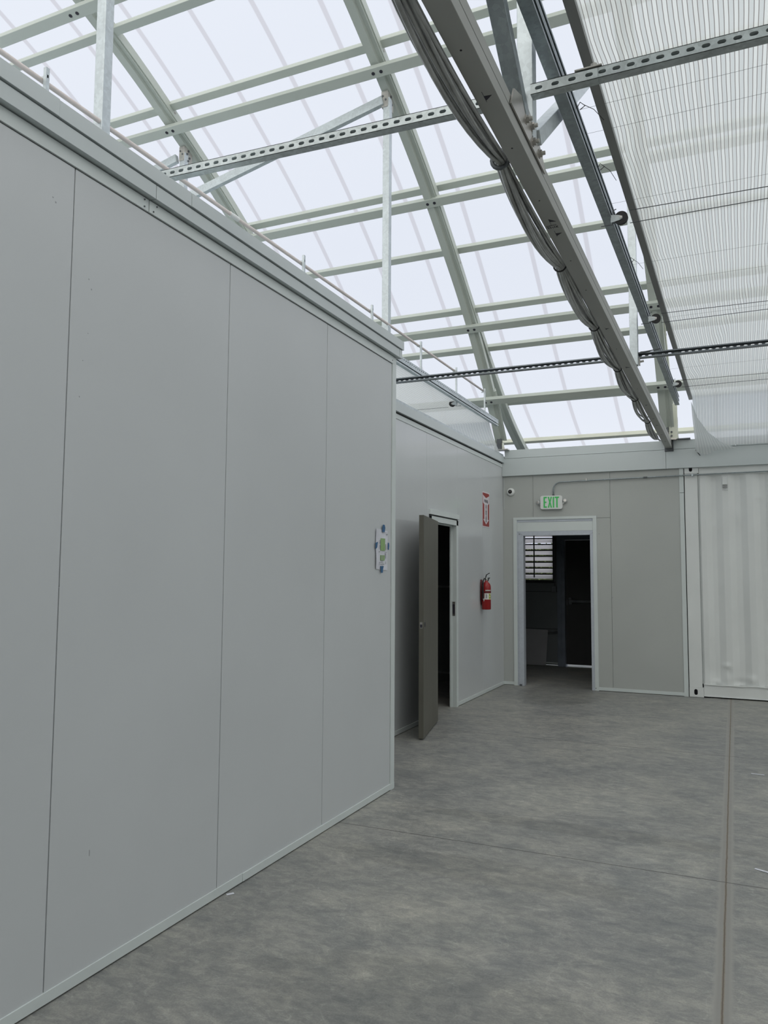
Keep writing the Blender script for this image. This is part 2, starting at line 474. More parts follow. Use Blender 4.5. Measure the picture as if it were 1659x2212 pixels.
def tag(o, label=None, cat=None, group=None, kind=None):
    if label: o['label'] = label
    if cat: o['category'] = cat
    if group: o['group'] = group
    if kind: o['kind'] = kind
    return o


def thing(name, loc, label, cat, group=None, kind=None):
    o = bpy.data.objects.new(name, None); COL.objects.link(o)
    o.empty_display_size = 0.1
    o.location = loc; o['_w'] = tuple(loc)
    return tag(o, label, cat, group, kind)


def struct(o, label=None):
    o['kind'] = 'structure'; o['label'] = label or o.name.replace('_', ' '); o['category'] = o.name.split('_')[0]
    return o


def text_mesh(txt, size, mat, name, parent, o, U, V, D, extr=0.002, sx=1.0, align='CENTER', bold=0.0):
    """lettering laid in plane o + U*x + V*y, extruded along D"""
    cu = bpy.data.curves.new('lettering', 'FONT'); cu.body = txt; cu.size = size
    cu.align_x = align; cu.align_y = 'CENTER'; cu.extrude = extr; cu.offset = bold
    ob = bpy.data.objects.new('lettering', cu); COL.objects.link(ob)
    bpy.context.view_layer.update()
    dg = bpy.context.evaluated_depsgraph_get()
    me = bpy.data.meshes.new_from_object(ob.evaluated_get(dg))
    U = Vector(U); V = Vector(V); D = Vector(D); o = Vector(o)
    mb = MB()
    mb.add([o + U * (v.co.x * sx) + V * v.co.y + D * (v.co.z + extr) for v in me.vertices], [tuple(p.vertices) for p in me.polygons])
    bpy.data.objects.remove(ob); bpy.data.curves.remove(cu); bpy.data.meshes.remove(me)
    return mb.obj(name, mat, parent)


# ------------------------------------------------------------------ dimensions
XW = -2.215      # near left wall face
YW = 5.085       # its far corner
XF = -2.894      # far left wall face
YB = 10.407      # back wall face
BEY = 12.85      # wall of the room beyond the back opening
X0 = -9.0; X1 = 8.0; Y0 = -4.6

# ------------------------------------------------------------------ floor and walls
struct(MB().box(X0, X1, Y0 - .2, 13.2, -0.15, 0).obj('floor', FLOOR), 'grey trowelled concrete floor with saw cut joints')

# near left wall: dark backing plus panels with 4 mm gaps
w = MB()
seams = [-4.6, -3.65, -2.66, -1.68, -.69, .10, 1.09, 2.07, 3.055, 4.055, YW - .06]
for a, b in zip(seams[:-1], seams[1:]):
    w.box(XW - .06, XW, a + .0025, b - .0025, .03, 3.006)
wl = struct(w.obj('wall_left', WHITE_PANEL, bevel=.0015), 'near left wall of tall pale grey flush panels')
bk = MB().box(XW - .09, XW - .061, Y0, YW - .03, 0, 3.0)
bk.box(XF - .02, XW - .01, YW - .06, YW - .004, 0, 3.0)
bk.obj('panel_backing', GAP, wl)
# return wall at the corner that steps back to the far wall
struct(MB().box(XF - .1, XW, YW - .003, YW + .0, 0, 3.0).obj('wall_return', WHITE_PANEL), 'short wall that turns the corner behind the near left wall')
# corner post strip + trims
t = MB().box(XW - .03, XW + .006, YW - .056, YW + .006, 0.0, 3.06)
struct(t.obj('trim_1', TRIM, bevel=.001), 'pale corner trim strip at end of near left wall')
t = MB()
t.box(XW - .01, XW + .005, Y0, 3.253, 0.006, .046); t.box(XW - .01, XW + .0065, 3.256, YW + .008, .006, .044)
t.cyl((XW + .006, 3.275, .013), (XW + .009, 3.275, .013), .003, 8)
struct(t.obj('baseboard_left', TRIM, bevel=.001), 'pale metal skirting along the near left wall')
# head trims of the near wall
t = MB(); t.box(XW - .02, XW + .006, Y0, 2.462, 3.010, 3.062); t.box(XW - .02, XW + .007, 2.466, YW - .03, 3.010, 3.062)
hd = struct(t.obj('trim_2', TRIM, bevel=.001), 'narrow metal angle above the near left wall panels')
sc = MB()
for yy, zz in ((2.435, 3.022), (2.435, 3.052), (2.49, 3.022), (2.51, 3.052), (5.02, 3.03)):
    sc.cyl((XW + .006, yy, zz), (XW + .010, yy, zz), .0035, 8)
each(sc, 'screw', DARK_STEEL, hd)
t = MB(); t.box(XW - .03, XW + .032, Y0, 2.475, 3.068, 3.128); t.box(XW - .03, XW + .032, 2.479, YW + .0, 3.068, 3.128); t.box(XW - .03, XW + .033, YW + .003, YW + .052, 3.068, 3.128)
struct(t.obj('trim_3', FASCIA, bevel=.001), 'lower fascia band over the near left wall')
t = MB(); t.box(XW - .08, XW + .040, Y0, 1.95, 3.1345, 3.199); t.box(XW - .08, XW + .0385, 1.951, 2.700, 3.1345, 3.197); t.box(XW - .08, XW + .041, 2.7025, YW + .07, 3.1345, 3.196)
struct(t.obj('trim_4', FASCIA, bevel=.001), 'upper fascia band over the near left wall')
struct(MB().box(XW - .05, XW - .004, Y0, YW + .0, 3.0, 3.15).obj('trim_5', GAP), 'dark recess behind the fascia bands')
# roof deck of the left modules
struct(MB().box(X0, XW - .06, Y0, YW + .05, 3.0, 3.12).box(X0, XF - .05, YW + .05, YB, 3.0, 3.10).obj('trim_6', FASCIA), 'flat deck over the rooms on the left')

# far left wall with door opening y 7.60..8.40
DY0, DY1, DZ = 7.60, 8.40, 2.045
w = MB()
w.box(XF - .06, XF, YW, 6.497, .03, 3.01); w.box(XF - .06, XF, 6.50, 7.478, .03, 3.01)
w.box(XF - .06, XF, 7.481, DY0 - .04, .03, 3.01)
w.box(XF - .06, XF, DY0 - .04, 8.462, DZ + .10, 3.01); w.box(XF - .06, XF, DY1 + .065, 9.448, .03, 3.01); w.box(XF - .06, XF, 9.451, YB, .03, 3.01)
wf = struct(w.obj('wall_left_far', GLOSS_PANEL, bevel=.0012), 'glossy pale grey panelled wall set back beyond the corner')
bk = MB().box(XF - .09, XF - .061, YW, DY0 - .04, 0, 3.0).box(XF - .09, XF - .061, DY1 + .05, YB, 0, 3.0).box(XF - .09, XF - .061, DY0 - .05, DY1 + .06, DZ + .06, 3.0)
bk.obj('panel_backing', GAP, wf)
struct(MB().box(XF - .01, XF + .007, YW, DY0 - .06, .006, .046).box(XF - .01, XF + .007, DY1 + .065, YB, .006, .046).obj('baseboard_left_far', TRIM, bevel=.001), 'pale skirting along the far left wall')
t = MB().box(XF - .02, XF + .006, YW, YB, 2.965, 3.012)
struct(t.obj('trim_7', TRIM, bevel=.001), 'narrow head angle over the far left wall')
struct(MB().box(XF - .03, XF + .004, YW, YB, 3.0, 3.035).obj('trim_8', GAP), 'dark recess above the far left wall')
struct(MB().box(XF - .03, XF + .030, YW, YB + .01, 3.028, 3.118).obj('trim_9', FASCIA, bevel=.001), 'fascia band over the far left wall')
struct(MB().box(XF - .05, XF + .010, YW, YB, 3.118, 3.150).obj('trim_10', GALV), 'galvanised strip along the top of the far left wall')

# back wall panels
w = MB()
OX0, OX1 = -2.75, -1.635
w.box(XF, -2.477, YB, YB + .05, 2.24, 2.85)
w.box(XF, OX0 + .01, YB, YB + .05, .03, 2.24)
w.box(-2.474, -1.459, YB, YB + .05, 2.24, 2.85)
w.box(OX1 - .01, -1.459, YB, YB + .05, .03, 2.237)
w.box(-1.456, -.60, YB, YB + .05, .03, 2.85)
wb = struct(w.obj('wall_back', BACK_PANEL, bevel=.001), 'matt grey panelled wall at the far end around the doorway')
bk = MB().box(XF - .06, OX0 + .05, YB + .051, YB + .09, 0, 2.9).box(OX1 - .06, -.55, YB + .051, YB + .09, 0, 2.9).box(OX0, OX1, YB + .051, YB + .09, 2.2, 2.9)
bk.obj('panel_backing', GAP, wb)
struct(MB().box(XF, OX0, YB - .007, YB + .01, .006, .046).box(OX1, -.575, YB - .007, YB + .01, .006, .046).obj('baseboard_back', TRIM, bevel=.001), 'pale skirting along the far end wall')
t = MB().box(-.606, -.554, YB - .006, YB + .02, .0, 2.53).box(-.606, -.554, YB - .007, YB + .02, 2.534, 2.86)
struct(t.obj('trim_11', TRIM, bevel=.001), 'vertical metal strip between grey panels and container')
struct(MB().box(XF + .012, XF + .018, YB - .006, YB, 2.39, 2.96).obj('trim_12', FASCIA, bevel=.001), 'short corner strip high in the far corner')
# fascia over the back
t = MB().box(XF + .002, -.757, YB - .045, YB + .05, 2.842, 3.083).box(-.754, 6.2, YB - .043, YB + .05, 2.842, 3.083)
struct(t.obj('trim_13', FASCIA, bevel=.0015), 'deep fascia panel across the far end, below')
t = MB().box(XF + .035, -.757, YB - .030, YB + .08, 3.089, 3.203).box(-.754, .053, YB - .030, YB + .08, 3.089, 3.203).box(.057, 6.2, YB - .030, YB + .08, 3.089, 3.203)
struct(t.obj('trim_14', FASCIA, bevel=.0015), 'upper fascia band across the far end')
struct(MB().box(XF, 6.2, YB - .02, YB + .06, 3.08, 3.092).obj('trim_15', GAP), 'dark line between the two far fascia bands')
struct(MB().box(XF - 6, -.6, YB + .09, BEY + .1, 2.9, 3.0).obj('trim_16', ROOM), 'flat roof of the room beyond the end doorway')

# walls out of view that close the hall
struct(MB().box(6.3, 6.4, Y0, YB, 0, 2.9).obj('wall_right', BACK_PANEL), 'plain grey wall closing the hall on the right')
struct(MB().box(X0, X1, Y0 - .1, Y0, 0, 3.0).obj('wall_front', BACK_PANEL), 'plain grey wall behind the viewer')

# ------------------------------------------------------------------ dark room behind the far left wall
r = MB()
r.box(-6.0, -5.9, 5.2, YB, 0, 3.0); r.box(-6.0, XF - .09, 5.15, 5.2, 0, 3.0); r.box(-6.0, XF - .09, YB - .02, YB + .03, 0, 3.0)
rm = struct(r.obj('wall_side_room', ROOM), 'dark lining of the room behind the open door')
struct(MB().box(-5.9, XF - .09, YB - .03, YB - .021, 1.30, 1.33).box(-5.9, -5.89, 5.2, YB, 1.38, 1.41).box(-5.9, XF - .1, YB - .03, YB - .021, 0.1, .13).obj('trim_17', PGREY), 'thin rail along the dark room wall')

# door 1 : frame in far left wall and open leaf
d1 = thing('door_1', (XF, DY0, 0), 'open brown laminate door hung on the far left wall', 'door', kind='structure')
f = MB()
f.box(XF - .07, XF + .012, DY1, DY1 + .058, 0, DZ + .058)       # far jamb
f.box(XF - .07, XF + .012, DY0 - .048, DY0, 0, DZ + .058)
f.box(XF - .07, XF + .012, DY0 - .048, DY1 + .058, DZ, DZ + .058)
f.box(XF - .069, XF - .045, DY1 - .012, DY1 + .01, 0, DZ); f.box(XF - .069, XF - .045, DY0 - .01, DY0 + .012, 0, DZ)
f.box(XF - .069, XF - .045, DY0, DY1, DZ - .012, DZ + .01)
f.obj('door_frame', TRIM, d1, bevel=.0015)
MB().box(XF - .01, XF + .022, DY0 - .06, DY1 + .07, DZ + .072, DZ + .125).obj('head_flashing', TRIM, d1, bevel=.001)
MB().box(XF - .008, XF + .0035, DY0 - .05, DY1 + .055, DZ + .058, DZ + .074).obj('shadow_gap', GAP, d1)
sp = MB().box(XF - .040, XF - .006, DY1 - .0025, DY1 + .001, 1.02, 1.18).obj('strike_plate', STAINLESS, d1)
MB().box(XF - .034, XF - .012, DY1 - .004, DY1 - .002, 1.045, 1.15).obj('strike_opening', INK, sp)
# leaf
Lc = Vector((-2.590, 6.625, 0)); Hc = Vector((-2.775, 7.500, 0))
dirl = (Hc - Lc).normalized(); nrm = Vector((-dirl.y, dirl.x, 0))   # towards the wall
if nrm.x > 0: nrm = -nrm
LEAF = (Hc - Lc).length
def leafp(u, v, z): return Lc + dirl * u + nrm * v + Vector((0, 0, z))
def leafbox(mb, u0, u1, v0, v1, z0, z1):
    vs = [leafp(u, v, z) for u in (u0, u1) for v in (v0, v1) for z in (z0, z1)]
    return mb.add(vs, [(0, 1, 3, 2), (4, 6, 7, 5), (0, 4, 5, 1), (2, 3, 7, 6), (0, 2, 6, 4), (1, 5, 7, 3)])
lf = leafbox(MB(), 0, LEAF, 0, .045, .014, 2.035).obj('door_leaf', DOORWOOD, d1, bevel=.002)
leafbox(MB(), -.0015, .002, .010, .036, 1.0, 1.055).obj('latch_plate', STAINLESS, lf)
leafbox(MB(), -.003, .0, .013, .033, 1.006, 1.034).obj('latch_hole', INK, lf)
mb = MB(); mb.cyl(leafp(.065, -.002, 1.03), leafp(.065, .001, 1.03), .022, 20); mb.obj('handle_bore', INK, lf)
hh = MB()
for z in (.25, 1.05, 1.85): hh.cyl((XF + .012, DY0 - .02, z - .05), (XF + .012, DY0 - .02, z + .05), .009, 12); hh.bar((XF + .012, DY0 - .02, z), leafp(LEAF, .02, z), .09, .003, (0, 1, 0)) if False else hh.bar((XF + .012, DY0 - .02, z), leafp(LEAF, .02, z), .006, .09, (0, 0, 1))
each(hh, 'hinge', STAINLESS, d1)

# ------------------------------------------------------------------ end doorway frame (door_2) and room beyond
d2 = thing('door_2', (-2.17, YB, 0), 'galvanised framed doorway without a door in the far end wall', 'door', kind='structure')
PX0, PX1, PZ = -2.612, -1.722, 2.018
f = MB()
f.box(OX0, OX0 + .048, YB - .012, YB + .02, 0, 2.235); f.box(OX1 - .048, OX1, YB - .012, YB + .02, 0, 2.235); f.box(OX0, OX1, YB - .013, YB + .02, 2.235, 2.268)
f.obj('outer_casing', TRIM, d2, bevel=.001)
f = MB()
f.box(PX0 - .072, PX0, YB - .008, YB + .10, 0, PZ); f.box(PX1, PX1 + .06, YB - .008, YB + .10, 0, PZ)
f.box(PX0 - .072, PX1 + .06, YB - .008, YB + .10, PZ, PZ + .058)
fr = f.obj('inner_frame', GALV_TRIM, d2, bevel=.001)
f = MB().box(OX0 + .048, PX0 - .074, YB - .002, YB + .02, 0, 2.235)
f.obj('side_filler', GALV_TRIM, d2)
f = MB().box(OX0 + .05, OX1 - .05, YB - .004, YB + .02, PZ + .06, 2.20); f.obj('head_panel', TRIM, d2)
f = MB().box(OX0 + .05, OX1 - .05, YB - .0, YB + .02, 2.203, 2.235); f.obj('head_channel', GALV_TRIM, d2)
f = MB()
for sx, px in ((1, PX0 - .055), (-1, PX1 + .043)):
    f.bar((px - .018 * sx, YB - .009, PZ + .045), (px + .05 * sx, YB - .009, PZ + .002), .0015, .0015); f.cyl((px, YB - .011, PZ + .02), (px, YB - .007, PZ + .02), .006, 10)
f.cyl((PX1 + .05, YB - .013, .03), (PX1 + .05, YB - .008, .03), .006, 8); f.box(PX0 - .06, PX0 - .03, YB - .03, YB - .008, 0, .02)
each(f, 'frame_screw', DARK_STEEL, d2)

# room beyond: lining with a louvre opening and the exit door opening
LX0, LX1, LZ0, LZ1 = -3.30, -2.735, 1.40, 2.33
EX0, EX1, EZ = -2.535, -1.62, 2.06
r = MB()
yy0, yy1 = BEY, BEY + .12
r.box(-5, LX0, yy0, yy1, 0.02, 2.9); r.box(LX0, LX1, yy0, yy1, 0.02, LZ0); r.box(LX0, LX1, yy0, yy1, LZ1, 2.9)
r.box(LX1, EX0 - .03, yy0, yy1, 0.02, 2.9); r.box(EX0 - .03, EX1 + .03, yy0, yy1, EZ + .02, 2.9); r.box(EX1 + .03, -.55, yy0, yy1, 0.02, 2.9)
r.box(-5.05, -5, YB, yy1, 0, 2.9); r.box(-.66, -.56, YB + .09, yy1, 0, 2.9)
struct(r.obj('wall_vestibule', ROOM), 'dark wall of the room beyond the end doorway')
sr = MB()
for z in (.60, 1.21): sr.box(-5, EX0 - .13, BEY - .003, BEY, z - .004, z + .004)
struct(sr.obj('trim_18', GAP), 'dark seams across the dim room wall')
struct(MB().box(-2.87, EX0 - .12, BEY - .02, BEY, .04, .055).obj('trim_19', TRIM), 'thin sill at the foot of the dim room wall')
wn = thing('window_1', ((LX0 + LX1) / 2, BEY, LZ0), 'louvred window seen through the end doorway', 'window', kind='structure')
f = MB(); f.box(LX0 - .04, LX0, BEY - .02, yy1, LZ0 - .05, LZ1 + .04); f.box(LX1, LX1 + .045, BEY - .02, yy1, LZ0 - .05, LZ1 + .04); f.box(LX0, LX1, BEY - .02, yy1, LZ0 - .05, LZ0); f.box(LX0, LX1, BEY - .02, yy1, LZ1, LZ1 + .04)
f.box(-3.055, -3.038, BEY - .01, BEY + .01, LZ0 + .04, LZ1)
f.obj('window_frame', GAP, wn)
SLAT = paint('louvre_slat', (0.80, 0.78, 0.78), 0.5, var=0.22, scale=5, stretch=(.15, 1, 26))  # stretched noise bands paint the horizontal line shading on the slats
mtx = SLAT.node_tree; pp = mtx.nodes['Principled BSDF']
tlb = N(mtx, 'ShaderNodeBsdfTranslucent'); tlb.inputs[0].default_value = (.90, .885, .88, 1)
_cr = [n for n in mtx.nodes if n.type == 'VALTORGB'][0]; lk(mtx, _cr, 0, tlb, 0)
mxs = N(mtx, 'ShaderNodeMixShader'); mxs.inputs[0].default_value = .9
lk(mtx, pp, 0, mxs, 1); lk(mtx, tlb, 0, mxs, 2); lk(mtx, mxs, 0, mtx.nodes['Material Output'], 0)
k = 0; z = LZ0
while z < LZ1 - .02:
    b = MB().bar((LX0, BEY + .05, z + .055), (LX1, BEY + .05, z + .055), .004, .066, (0, .25, 1)); s_ = b.obj('louvre_blade', SLAT, wn)
    MB().box(LX0, LX1, BEY + .02, BEY + .04, z + .088, z + .107).obj('blade_rail', GAP, s_)
    z += .099
# exit door
d3 = thing('door_3', ((EX0 + EX1) / 2, BEY, 0), 'dark exit door with a push bar in the room beyond', 'door', kind='structure')
f = MB(); f.box(EX0 - .125, EX0, BEY - .045, yy1, 0, EZ + .09); f.box(EX1, EX1 + .10, BEY - .045, yy1, 0, EZ + .09); f.box(EX0, EX1, BEY - .045, yy1, EZ, EZ + .09); f.box(EX0 - .07, EX0 - .05, BEY - .055, BEY - .04, 0, EZ + .02)
DFR = paint('dull_blue_frame', (0.17, 0.20, 0.25), 0.5, metal=.2, var=.15, scale=6)
f.obj('door_frame', DFR, d3, bevel=.002)
DLF = paint('dark_door', (0.035, 0.035, 0.035), 0.6, var=.1)
lf3 = MB().box(EX0 + .004, EX1 - .004, BEY + .02, BEY + .065, .036, EZ - .004).obj('door_leaf', DLF, d3)
f = MB(); f.box(EX0 + .06, EX0 + .11, BEY - .035, BEY + .02, 1.01, 1.115); f.box(EX0 + .06, EX1 - .05, BEY - .045, BEY - .005, 1.04, 1.078)
f.obj('push_bar', DARK_STEEL, lf3, bevel=.003)
MB().box(EX0 + .02, EX0 + .032, BEY - .0, BEY + .02, 1.0, 1.09).obj('latch_guard', DARK_STEEL, lf3)
# bright ground outside
struct(MB().box(-8, 4, BEY + .12, 22, -.15, -.02).obj('floor_outside', paint('pale_ground', (.6, .6, .58), .8)), 'pale ground outside the exit door')
# clipped hedge outside, glimpsed through the louvres
hg = thing('garden_hedge', (-5, 20, -.02), 'green hedge outside glimpsed in slits between the window louvres', 'hedge')
rnd = random.Random(3); b = MB()
for q in range(5200):
    x = rnd.uniform(-9, -1); z = rnd.uniform(0, 2.32 + .10 * math.sin(x * 2.1) + .07 * math.sin(x * 5.3)); y = 20 - .25 + rnd.uniform(-.10, .10) if z < 2.2 else 20 + rnd.uniform(-.3, .3)
    a1 = rnd.uniform(0, 6.28); r_ = rnd.uniform(.03, .055); dy = rnd.uniform(-.03, .03)
    u_ = Vector((math.cos(a1) * r_, dy, math.sin(a1) * r_)); v_ = Vector((-math.sin(a1) * r_ * .5, dy, math.cos(a1) * r_ * .5)); c = Vector((x, y, z))
    b.add([c - u_, c + v_, c + u_, c - v_], [(0, 1, 2, 3)])
b.obj('leaves', paint('hedge_leaf', (.13, .17, .075), .6, var=.5, scale=1.5), hg)['kind'] = 'stuff'
MB().box(-9, -1, 19.85, 20.3, -.02, 2.15).obj('hedge_core', paint('hedge_core_dark', (.05, .06, .03), .9, var=.3), hg)
# leaning board and bits in the dim room
bd = MB().prism([(-3.22, 0), (-2.845, 0), (-2.82, .575), (-3.22, .585)], (1, 0, 0), (0, .13, .99), (0, .012, 0), (0, BEY - .10, .012))
tag(bd.obj('leaning_board', paint('board_grey', (.34, .34, .36), .7, var=.05)), 'pale square board leaning low against the dim wall beyond the doorway', 'board')
jb = thing('junction_box', (-2.70, BEY, 1.24), 'dark electrical junction box under the louvred window', 'electrical box')
MB().box(-2.755, -2.67, BEY - .05, BEY, 1.20, 1.30).obj('box_body', DARK_STEEL, jb, bevel=.006)
MB().cyl((-2.70, BEY - .02, 1.30), (-2.70, BEY - .02, 2.6), .011, 10).obj('conduit', DARK_STEEL, jb)
tag(MB().tube([(-2.82, BEY - .03, .53), (-2.74, BEY - .04, .535), (-2.66, BEY - .04, .55)], .014, 8).bar((-2.82, BEY - .03, .575), (-2.665, BEY - .03, .572), .012, .02).obj('wall_bracket', DARK_STEEL), 'dark bracket low on the dim wall beside the leaning board', 'bracket')

# ------------------------------------------------------------------ shipping container
CX0, CX1 = -.545, 5.5; CY = YB + .008; CZ = 2.892
ct = thing('shipping_container', (CX0, CY, 0), 'white painted shipping container with dented corrugated side at the far right', 'container')
def casting(x0, x1, z0, z1, name='corner_casting'):
    # front plate with a stadium hole
    cx = (x0 + x1) / 2 - .008; cz = (z0 + z1) / 2
    hole = []
    for q in range(9): an = math.pi * q / 8; hole.append((cx + .020 * math.cos(an), cz + .016 + .020 * math.sin(an)))
    for q in range(9): an = math.pi + math.pi * q / 8; hole.append((cx + .020 * math.cos(an), cz - .016 + .020 * math.sin(an)))
    outer = []
    for (hx, hz) in hole:
        dx, dz = hx - cx, hz - cz
        s1 = min(((x1 if dx > 0 else x0) - cx) / dx if abs(dx) > 1e-6 else 1e9, ((z1 if dz > 0 else z0) - cz) / dz if abs(dz) > 1e-6 else 1e9)
        outer.append((cx + dx * s1, cz + dz * s1))
    for i, c in enumerate([(x1, z1), (x0, z1), (x0, z0), (x1, z0)]):
        j = min(range(18), key=lambda q: (outer[q][0] - c[0]) ** 2 + (outer[q][1] - c[1]) ** 2); outer[j] = c
    n = 18; vs = []
    for dy in (0, .014):
        vs += [(x, CY - .012 + dy, z) for x, z in outer] + [(x, CY - .012 + dy, z) for x, z in hole]
    fs = []
    for q in range(n):
        q2 = (q + 1) % n
        fs.append((q, q2, n + q2, n + q)); fs.append((n + q, n + q2, 3 * n + q2, 3 * n + q)); fs.append((q2, q, 2 * n + q, 2 * n + q2))
    b = MB().add(vs, fs)
    b.box(x0, x1, CY + .002, CY + .16, z0, z0 + .01); b.box(x0, x1, CY + .002, CY + .16, z1 - .01, z1); b.box(x0, x0 + .01, CY + .002, CY + .16, z0, z1); b.box(x1 - .01, x1, CY + .002, CY + .16, z0, z1)
    o = b.obj(name, CONT, ct)
    MB().box(x0 + .012, x1 - .012, CY + .05, CY + .055, z0 + .012, z1 - .012).obj('casting_inside', INK, o)
casting(CX0, CX0 + .165, 0.004, .122); casting(CX0, CX0 + .165, CZ - .118 - .002, CZ - .002)
casting(CX1 - .165, CX1, 0.004, .122)
pz = MB().box(CX0, CX0 + .150, CY - .004, CY + .11, .122, CZ - .12); pz.box(CX1 - .150, CX1, CY - .004, CY + .11, .122, CZ - .12)
each(pz, 'corner_post', CONT, ct, bevel=.004)
# bottom rail with slightly wavy lip
br = MB(); n = 80; xa, xb = CX0 + .166, CX1 - .166
def lipz(x): return .166 + .006 * math.exp(-((x - .16) / .05) ** 2) + .002 * math.sin(x * 9) - .004 * math.exp(-((x - .05) / .06) ** 2)
vs = []; fs = []
for i in range(n + 1):
    x = xa + (xb - xa) * i / n; zt = lipz(x)
    vs += [(x, CY + .012, .018), (x, CY + .012, zt - .012), (x, CY - .004, zt - .010), (x, CY - .004, zt), (x, CY + .03, zt), (x, CY - .002, .016), (x, CY + .03, .012)]
for i in range(n):
    for a, b in ((0, 1), (1, 2), (2, 3), (3, 4), (5, 0), (6, 5)):
        fs.append((i * 7 + a, i * 7 + b, (i + 1) * 7 + b, (i + 1) * 7 + a))
br.add(vs, fs); br.obj('bottom_rail', CONT, ct)
tr_ = MB().box(xa, xb, CY - .002, CY + .06, CZ - .065, CZ); tr_.box(xa, xb, CY + .006, CY + .05, CZ - .135, CZ - .062); tr_.box(xa, xb, CY + .0, CY + .05, CZ - .152, CZ - .135)
tr_.obj('top_rail', CONT, ct, bevel=.003)
# corrugated side with dents
prof = []; x = CX0 + .15
d_in = .036
prof.append((x, d_in * .6)); x = -.41; prof.append((x, .0))
x = -.186
pts = []
while x < xb:
    pts += [(x, d_in), (x + .072, 0.002), (x + .142, 0.002), (x + .212, d_in)]
    x += .2765
pts = [(CX0 + .15, d_in), (-.392, d_in), (-.365, 0.002), (-.305, 0.002), (-.24, d_in)] + pts
nz_ = 130; z0_, z1_ = .164, CZ - .15
vs = []; fs = []
# subdivide profile
pr_ = []
for (a, b) in zip(pts[:-1], pts[1:]):
    for q in range(10): pr_.append((a[0] + (b[0] - a[0]) * q / 10, a[1] + (b[1] - a[1]) * q / 10))
pr_.append(pts[-1])
dents = [(-.12, .40, .05, .03, .012), (-.10, .32, .04, .05, -.010), (.14, .25, .06, .05, .016), (.02, .21, .06, .03, -.012), (-.24, .20, .05, .03, .010), (-.20, 2.1, .08, .08, .007), (.30, 2.45, .05, .03, .012), (.06, 2.25, .05, .10, .010), (-.30, .33, .05, .09, -.008), (.1, .45, .1, .12, .006)]
for j in range(nz_ + 1):
    tz = j / nz_; zz = z0_ + (z1_ - z0_) * (tz * tz * .5 + tz * .5)
    for (px, py) in pr_:
        dd = 0
        for (ax, az, sx, sz, am) in dents: dd += am * math.exp(-((px - ax) / sx) ** 2 - ((zz - az) / sz) ** 2)
        e = min(1, (z1_ - zz) / .07) if zz > z1_ - .07 else 1
        vs.append((px, CY + .004 + py * (.35 + .65 * e) - dd, zz))
M_ = len(pr_)
for j in range(nz_):
    for i in range(M_ - 1): fs.append((j * M_ + i, j * M_ + i + 1, (j + 1) * M_ + i + 1, (j + 1) * M_ + i))
MB().add(vs, fs).obj('side_wall', CONT, ct, smooth=True)
cb = MB().box(CX0 + .01, CX1 - .01, CY + .11, CY + 2.43, .02, CZ - .005)
cb.obj('container_body', CONT, ct)
vb = MB().box(-.108, -.052, CY - .022, CY + .03, 2.615, 2.712).obj('vent_cover', CONT, ct, bevel=.003)
MB().box(-.104, -.054, CY - .014, CY + .0, 2.575, 2.614).obj('vent_grille', paint('vent_grey', (.30, .31, .31), .6, var=.3, scale=80), vb)
MB().bar((-.112, CY - .012, 2.552), (-.045, CY - .012, 2.549), .004, .004).obj('vent_drip', PGREY, vb)

# ------------------------------------------------------------------ things on the far end wall
es = thing('exit_sign', (-2.22, YB, 2.458), 'white emergency exit sign with green EXIT letters above the end doorway', 'exit sign')
tilt = .0
hs = MB()
def rrect(w_, h_, r_, n=5):
    p = []
    for cx, cy, a0 in ((w_ / 2 - r_, h_ / 2 - r_, 0), (-w_ / 2 + r_, h_ / 2 - r_, 90), (-w_ / 2 + r_, -h_ / 2 + r_, 180), (w_ / 2 - r_, -h_ / 2 + r_, 270)):
        for q in range(n + 1):
            a = math.radians(a0 + 90 * q / n); p.append((cx + r_ * math.cos(a), cy + r_ * math.sin(a)))
    return p
SU = Vector((1, 0, -.01)); SV = Vector((0.0, 0, 1))
hs.prism(rrect(.296, .182, .028), SU, SV, (0, .05, 0), (-2.218, YB - .05, 2.458))
hs.obj('housing', PLASTIC_W, es, bevel=.004)
def block_letters(parent):
    # heavy condensed block capitals in a 0.205 x 0.145 field
    H = .147; t = .019; x = -.098; y0 = -.070
    polys = []
    ex = .044
    polys.append([(0, 0), (ex, 0), (ex, t), (t, t), (t, H / 2 - t / 2), (ex * .88, H / 2 - t / 2), (ex * .88, H / 2 + t / 2), (t, H / 2 + t / 2), (t, H - t), (ex, H - t), (ex, H), (0, H)])
    X = .056
    polys.append([(X, 0), (X + t, 0), (X + .029, H * .34), (X + .058 - t, 0), (X + .058, 0), (X + .039, H / 2), (X + .058, H), (X + .058 - t, H), (X + .029, H * .66), (X + t, H), (X, H), (X + .019, H / 2)])
    X = .124
    polys.append([(X, 0), (X + t, 0), (X + t, H), (X, H)])
    X = .150
    polys.append([(X, H - t), (X + .0205, H - t), (X + .0205, 0), (X + .0205 + t, 0), (X + .0205 + t, H - t), (X + .058, H - t), (X + .058, H), (X, H)])
    mb = MB()
    for p in polys: mb.prism([(a + x, b + y0) for a, b in p], SU, SV, (0, .003, 0), (-2.222, YB - .0525, 2.458))
    return mb.obj('lettering', GREEN, parent)
block_letters(es)
